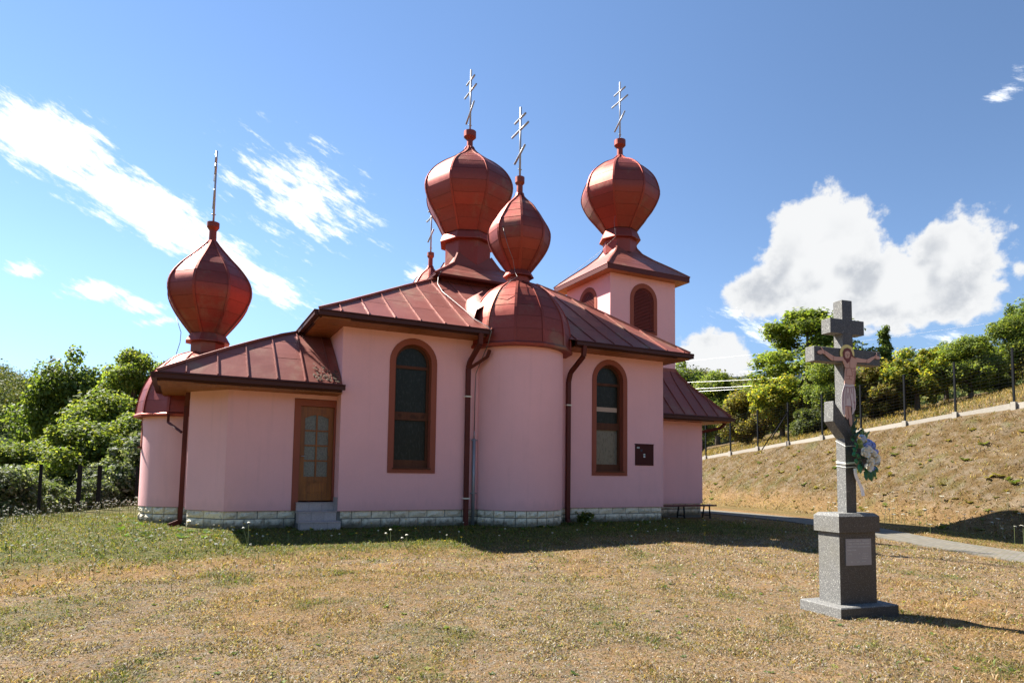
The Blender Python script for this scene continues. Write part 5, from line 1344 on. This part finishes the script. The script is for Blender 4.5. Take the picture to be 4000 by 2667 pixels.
# ------------------------------------------------------------------ turf, dry stalks, flowers
def frustum_pts(g, n_, r0, r1, a0, a1, power=1.0):
    r_ = r0 + (r1 - r0) * g.rand(n_) ** power; a = np.radians(g.uniform(a0, a1, n_)); return r_ * np.sin(a), r_ * np.cos(a)
def off_limits(X, Y):
    m = (X > .10) & (Y > 14.93) | (X > 3.05) & (Y > 14.52) | (np.hypot(X - 7.52, Y - 14.65) < 1.13) | (np.hypot(X - .4, Y - 18.05) < 1.23)
    u = (X - MC.x) * math.cos(H) + (Y - MC.y) * math.sin(H); v = -(X - MC.x) * math.sin(H) + (Y - MC.y) * math.cos(H)
    return m | ((u > -.01) & (u < .84) & (v > -.01) & (v < .61)) | ((X > 2.25) & (X < 3.15) & (Y > 14.2))
def blades(name, g, X, Y, ln, wd, cols, lean=(.2, 1.3), m=None):
    n_ = len(X); Z = ground_z(X, Y)
    a = g.rand(n_) * 2 * np.pi; t = g.uniform(lean[0], lean[1], n_); d = np.stack([np.cos(a) * np.sin(t), np.sin(a) * np.sin(t), np.cos(t)], 1)
    b = g.rand(n_) * np.pi; s = np.stack([np.cos(b), np.sin(b), .25 * g.normal(size=n_)], 1) * (wd / 2)[:, None]
    B = np.stack([X, Y, Z - .005], 1); mid = B + d * (ln * .55)[:, None]; tip = B + d * ln[:, None] + np.stack([np.cos(a), np.sin(a), -.6 + 0 * a], 1) * (ln * .25)[:, None]
    V = np.stack([B - s * .7, B + s * .7, mid + s, mid - s, tip], 1).reshape(-1, 3)
    k = np.arange(n_)[:, None] * 5
    F = np.concatenate([k + np.array([0, 1, 2]), k + np.array([0, 2, 3]), k + np.array([3, 2, 4])], 0)
    ob = link(name, fast_mesh(name, V, F, m, np.repeat(cols, 5, axis=0))); ob['kind'] = 'stuff'; return ob
DRYC = np.array([(.52, .34, .155), (.52, .375, .20), (.45, .295, .14), (.34, .22, .105), (.22, .14, .07), (.54, .43, .28), (.30, .17, .08), (.21, .19, .06)]) * .72
GREYC = np.array([(.44, .37, .28), (.31, .25, .19), (.58, .53, .45), (.2, .15, .11), (.48, .35, .21)]) * .68
LUSHC = np.array([(.075, .115, .02), (.11, .145, .025), (.16, .175, .03), (.055, .08, .018), (.23, .21, .06)])
GRASS = leafmat('grass_blades', (1, 1, 1), .3)
g = np.random.RandomState(77)
def turf(n_, r0, r1, a0, a1, l0, l1, w, power, name):
    X, Y = frustum_pts(g, n_, r0, r1, a0, a1, power)
    ok = ~off_limits(X, Y) & (path_dist(X, Y) > PW + .0) & (X < foot_x(Y) + .6) & (edge_d(X, Y) < .5); X, Y = X[ok], Y[ok]; tf = fbm(X, Y, 3.3, 61, 3); ok = g.rand(len(X)) < .50 + .6 * smooth01((tf - .36) / .26); X, Y, tf = X[ok], Y[ok], tf[ok]; n_ = len(X)
    lu, gy = lushness(X, Y), greyness(X, Y)
    p = g.rand(n_); isl = p < lu * .8 + .035; isg = (~isl) & (g.rand(n_) < gy * .8)
    C = DRYC[g.randint(len(DRYC), size=n_)]; C[isg] = GREYC[g.randint(len(GREYC), size=isg.sum())]; C[isl] = LUSHC[g.randint(len(LUSHC), size=isl.sum())]
    C[(~isl)] *= (1 - .38 * lu[~isl])[:, None]
    C = C * (.6 + .58 * g.rand(n_))[:, None]
    L_ = g.uniform(l0, l1, n_) * np.where(isl, 1.25, np.where(isg, .7, 1)) * (.72 + .5 * smooth01((tf - .38) / .3)); Wd = w * (.6 + .8 * g.rand(n_)) * np.where(isg, 1.5, 1)
    return blades(name, g, X, Y, L_, Wd, C, (.3, 1.45), GRASS)
turf(290000, 4.2, 9.5, -16, 70, .02, .06, .0062, .85, 'turf_foreground')
turf(270000, 9.0, 21, -16, 66, .03, .08, .010, .8, 'turf_by_church')
# withered stalks on the bank
X, Y = frustum_pts(g, 80000, 15, 42, 36, 72, .7); ok = (X > foot_x(Y) + .2) & (X < kerb_x(Y) - .15) & (Y > 3); X, Y = X[ok], Y[ok]
BC = np.array([(.28, .17, .085), (.19, .11, .055), (.42, .29, .16), (.12, .072, .04), (.36, .30, .22), (.13, .13, .035), (.5, .40, .26), (.16, .15, .05)]) * .72
blades('dry_bank_stalks', g, X, Y, g.uniform(.05, .17, len(X)), g.uniform(.012, .03, len(X)), BC[g.randint(len(BC), size=len(X))] * (.7 + .6 * g.rand(len(X)))[:, None], (.3, 1.5), GRASS)
X, Y = frustum_pts(g, 30000, 24, 48, 36, 72, .7); ok = (X > kerb_x(Y) + .15) & (X < kerb_x(Y) + 12); X, Y = X[ok], Y[ok]
SC_ = np.array([(.30, .20, .08), (.34, .24, .11), (.2, .15, .05), (.13, .13, .04)])
blades('dry_grass_beyond_fence', g, X, Y, g.uniform(.10, .35, len(X)), g.uniform(.015, .03, len(X)), SC_[g.randint(4, size=len(X))] * (.8 + .4 * g.rand(len(X)))[:, None], (.1, .8), GRASS)
# broad-leaved weeds: rosettes in the turf
def rosettes(name, X, Y, r0, r1, pal, k=7):
    Z = ground_z(X, Y); mv, mf, mc = [], [], []; o = 0
    for x_, y_, z_ in zip(X, Y, Z):
        R_ = g.uniform(r0, r1); c0 = pal[g.randint(len(pal))]
        for j in range(k):
            a = 6.283 * j / k + g.uniform(-.3, .3); l = R_ * g.uniform(.6, 1.1); w = l * .3; el_ = g.uniform(.1, .8)
            d = np.array([math.cos(a) * math.cos(el_), math.sin(a) * math.cos(el_), math.sin(el_)]); s = np.array([-math.sin(a), math.cos(a), 0]) * w; b = np.array([x_, y_, z_])
            mv += [b, b + d * l * .55 + s, b + d * l - np.array([0, 0, l * .15]), b + d * l * .55 - s]; mf.append((o, o + 1, o + 2, o + 3)); o += 4; mc += [c0 * g.uniform(.8, 1.2)] * 4
    ob = link(name, fast_mesh(name, np.array(mv), np.array(mf), GRASS, np.array(mc))); ob['kind'] = 'stuff'; return ob
X, Y = frustum_pts(g, 420, 4.4, 13, -16, 66, .9); ok = ~off_limits(X, Y) & (path_dist(X, Y) > PW) & (X < foot_x(Y)); rosettes('weeds_in_turf', X[ok], Y[ok], .02, .055, np.array([(.09, .13, .03), (.13, .17, .035), (.06, .09, .03), (.2, .2, .05)]))
X, Y = frustum_pts(g, 420, 15, 36, 38, 70, .7); ok = (X > foot_x(Y)) & (X < kerb_x(Y) - .2); rosettes('weeds_on_bank', X[ok], Y[ok], .08, .26, np.array([(.09, .12, .03), (.12, .14, .035), (.14, .12, .04), (.2, .17, .06)]))
X, Y = frustum_pts(g, 260, 13, 20, -4, 40, 1); ok = ~off_limits(X, Y) & (Y > 12.6) & (X < 13); rosettes('weeds_by_plinth', X[ok], Y[ok], .08, .18, np.array([(.07, .13, .02), (.10, .16, .03), (.05, .08, .02)]))
# white umbels and yellow heads
WHITE = mat('umbel_white', (0.66, 0.63, 0.50), 0.7); YELL = mat('yellow_flower', (0.65, 0.42, 0.02), 0.6); STEMG = mat('stem_green', (0.14, 0.17, 0.06), 0.7)
def umbel(mb, x_, y_, z_, h, r_, q):
    lx, ly = q.uniform(-.1, .1) * h, q.uniform(-.1, .1) * h
    for k in range(7):
        a = 6.283 * k / 7; rr = r_ * (.62 if k else 0); c = (x_ + lx + rr * math.cos(a), y_ + ly + rr * math.sin(a), z_ + h + q.uniform(-.01, .01))
        mb.poly([(c[0] + r_ * .42 * math.cos(b), c[1] + r_ * .42 * math.sin(b), c[2] + (.012 if j % 2 else 0)) for j, b in enumerate(np.linspace(0, 6.283, 6, endpoint=False))])
def stems(mb, x_, y_, z_, h): mb.bar((x_, y_, z_ - .02), (x_, y_, z_ + h), .006, .006, (1, 0, 0))
q = random.Random(9); fm, sm, ym = MB(), MB(), MB()
for i in range(760):
    if i < 620:       # thick band along the left fence
        t = q.uniform(-7, 9); o_ = .35 + abs(q.gauss(0, 1.0)); x_, y_ = -3.35 + .40 * t + o_ * .9 - .12, 20.6 + .915 * t - o_ * .38
    else: x_, y_ = q.uniform(-5, 1.5), q.uniform(8.5, 19)
    if bool(off_limits(np.array(x_), np.array(y_))): continue
    z_ = float(ground_z(x_, y_)); h = q.uniform(.10, .34) if i < 620 else q.uniform(.05, .18); umbel(fm, x_, y_, z_, h, q.uniform(.012, .03), q); stems(sm, x_, y_, z_, h)
for i in range(170):
    if i < 90: x_, y_ = q.uniform(-3.5, 2), q.uniform(11, 17)
    else: x_, y_ = q.uniform(2, 15), q.uniform(10, 14.3)
    if bool(off_limits(np.array(x_), np.array(y_))): continue
    z_ = float(ground_z(x_, y_)); h = q.uniform(.06, .2); r_ = .018
    (ym if q.random() < .6 else fm).lathe((x_, y_), [(r_, z_ + h), (r_ * .9, z_ + h + .012)], 6); stems(sm, x_, y_, z_, h)
for i in range(60):
    Y_ = q.uniform(7.5, 16); x_ = float(foot_x(Y_)) + q.gauss(.4, .7); z_ = float(ground_z(x_, Y_)); h = q.uniform(.15, .5)
    umbel(fm, x_, Y_, z_, h, q.uniform(.03, .07), q); stems(sm, x_, Y_, z_, h)
for mb_, nm, m_ in ((fm, 'white_wildflowers', WHITE), (sm, 'flower_stems', STEMG), (ym, 'yellow_wildflowers', YELL)): tag(mb_.build(nm, m_), kind='stuff')
# tall umbels standing alone in the church's shadow
for (x_, y_, h, lab) in ((1.05, 11.6, .42, 'tall white umbel flower at the corner of the church shadow'), (3.35, 11.3, .30, 'white flower in the shade below the arched window'), (3.55, 11.0, .24, 'low white flower at the shadow edge below the arched window')):
    z_ = float(ground_z(x_, y_)); e_ = empty('wildflower', (x_, y_, z_), lab, 'flower')
    s_ = MB()
    for dx, hh, rr in ((0, 1, .02), (-.08, .8, .017)):
        s_.tube([(x_, y_, z_ - .02), (x_ + dx * .4, y_, z_ + h * hh * .5), (x_ + dx, y_ + .02, z_ + h * hh)], .005, 5)
        c_ = (x_ + dx, y_ + .02, z_ + h * hh); f_ = MB().lathe(c_[:2], [(rr * 1.3, c_[2]), (rr * 1.2, c_[2] + .012), (rr * .5, c_[2] + .02)], 9); f_.build('flower_head', WHITE, e_)
    s_.build('stem', STEMG, e_)
for (x_, y_, z_, s, lab) in ((9.25, 14.2, -.05, .16, 'small dark green plant at the foot of the right downpipe'),):
    V, F, C = leaf_cloud(31, lobes_round(31, .5, .32, -.02, 9, .5), 420, .07, palette=DG)
    e_ = empty('small_plant', (x_, y_, float(ground_z(x_, y_))), lab, 'plant'); c_ = bpy.data.objects.new('foliage', fast_mesh('foliage', V, F, KINDS['oak'][0].materials[0], C)); COL.objects.link(c_); c_.parent = e_
# leaf litter lodged on the annex roof against the nave wall
lm = MB(); q = random.Random(4)
for i in range(130):
    s = q.uniform(2.95, 3.52); t = abs(q.gauss(0, .22)) + .02; t = min(t, .95 - (3.52 - s) * .9)
    if t < 0: continue
    p = PA(s, t, .012 + q.uniform(0, .03)); r_ = q.uniform(.012, .03); a = q.uniform(0, 6.28)
    lm.poly([p + Vector((math.cos(a + b) * r_, math.sin(a + b) * r_, math.sin(a + b) * r_ * .7 + q.uniform(0, .01))) for b in (0, 1.57, 3.14, 4.71)])
tag(lm.build('leaf_litter', mat('dead_leaves', (0.12, 0.08, 0.05), .9, build=grain(30, .5, 0, 0, 6, .3))), kind='stuff')
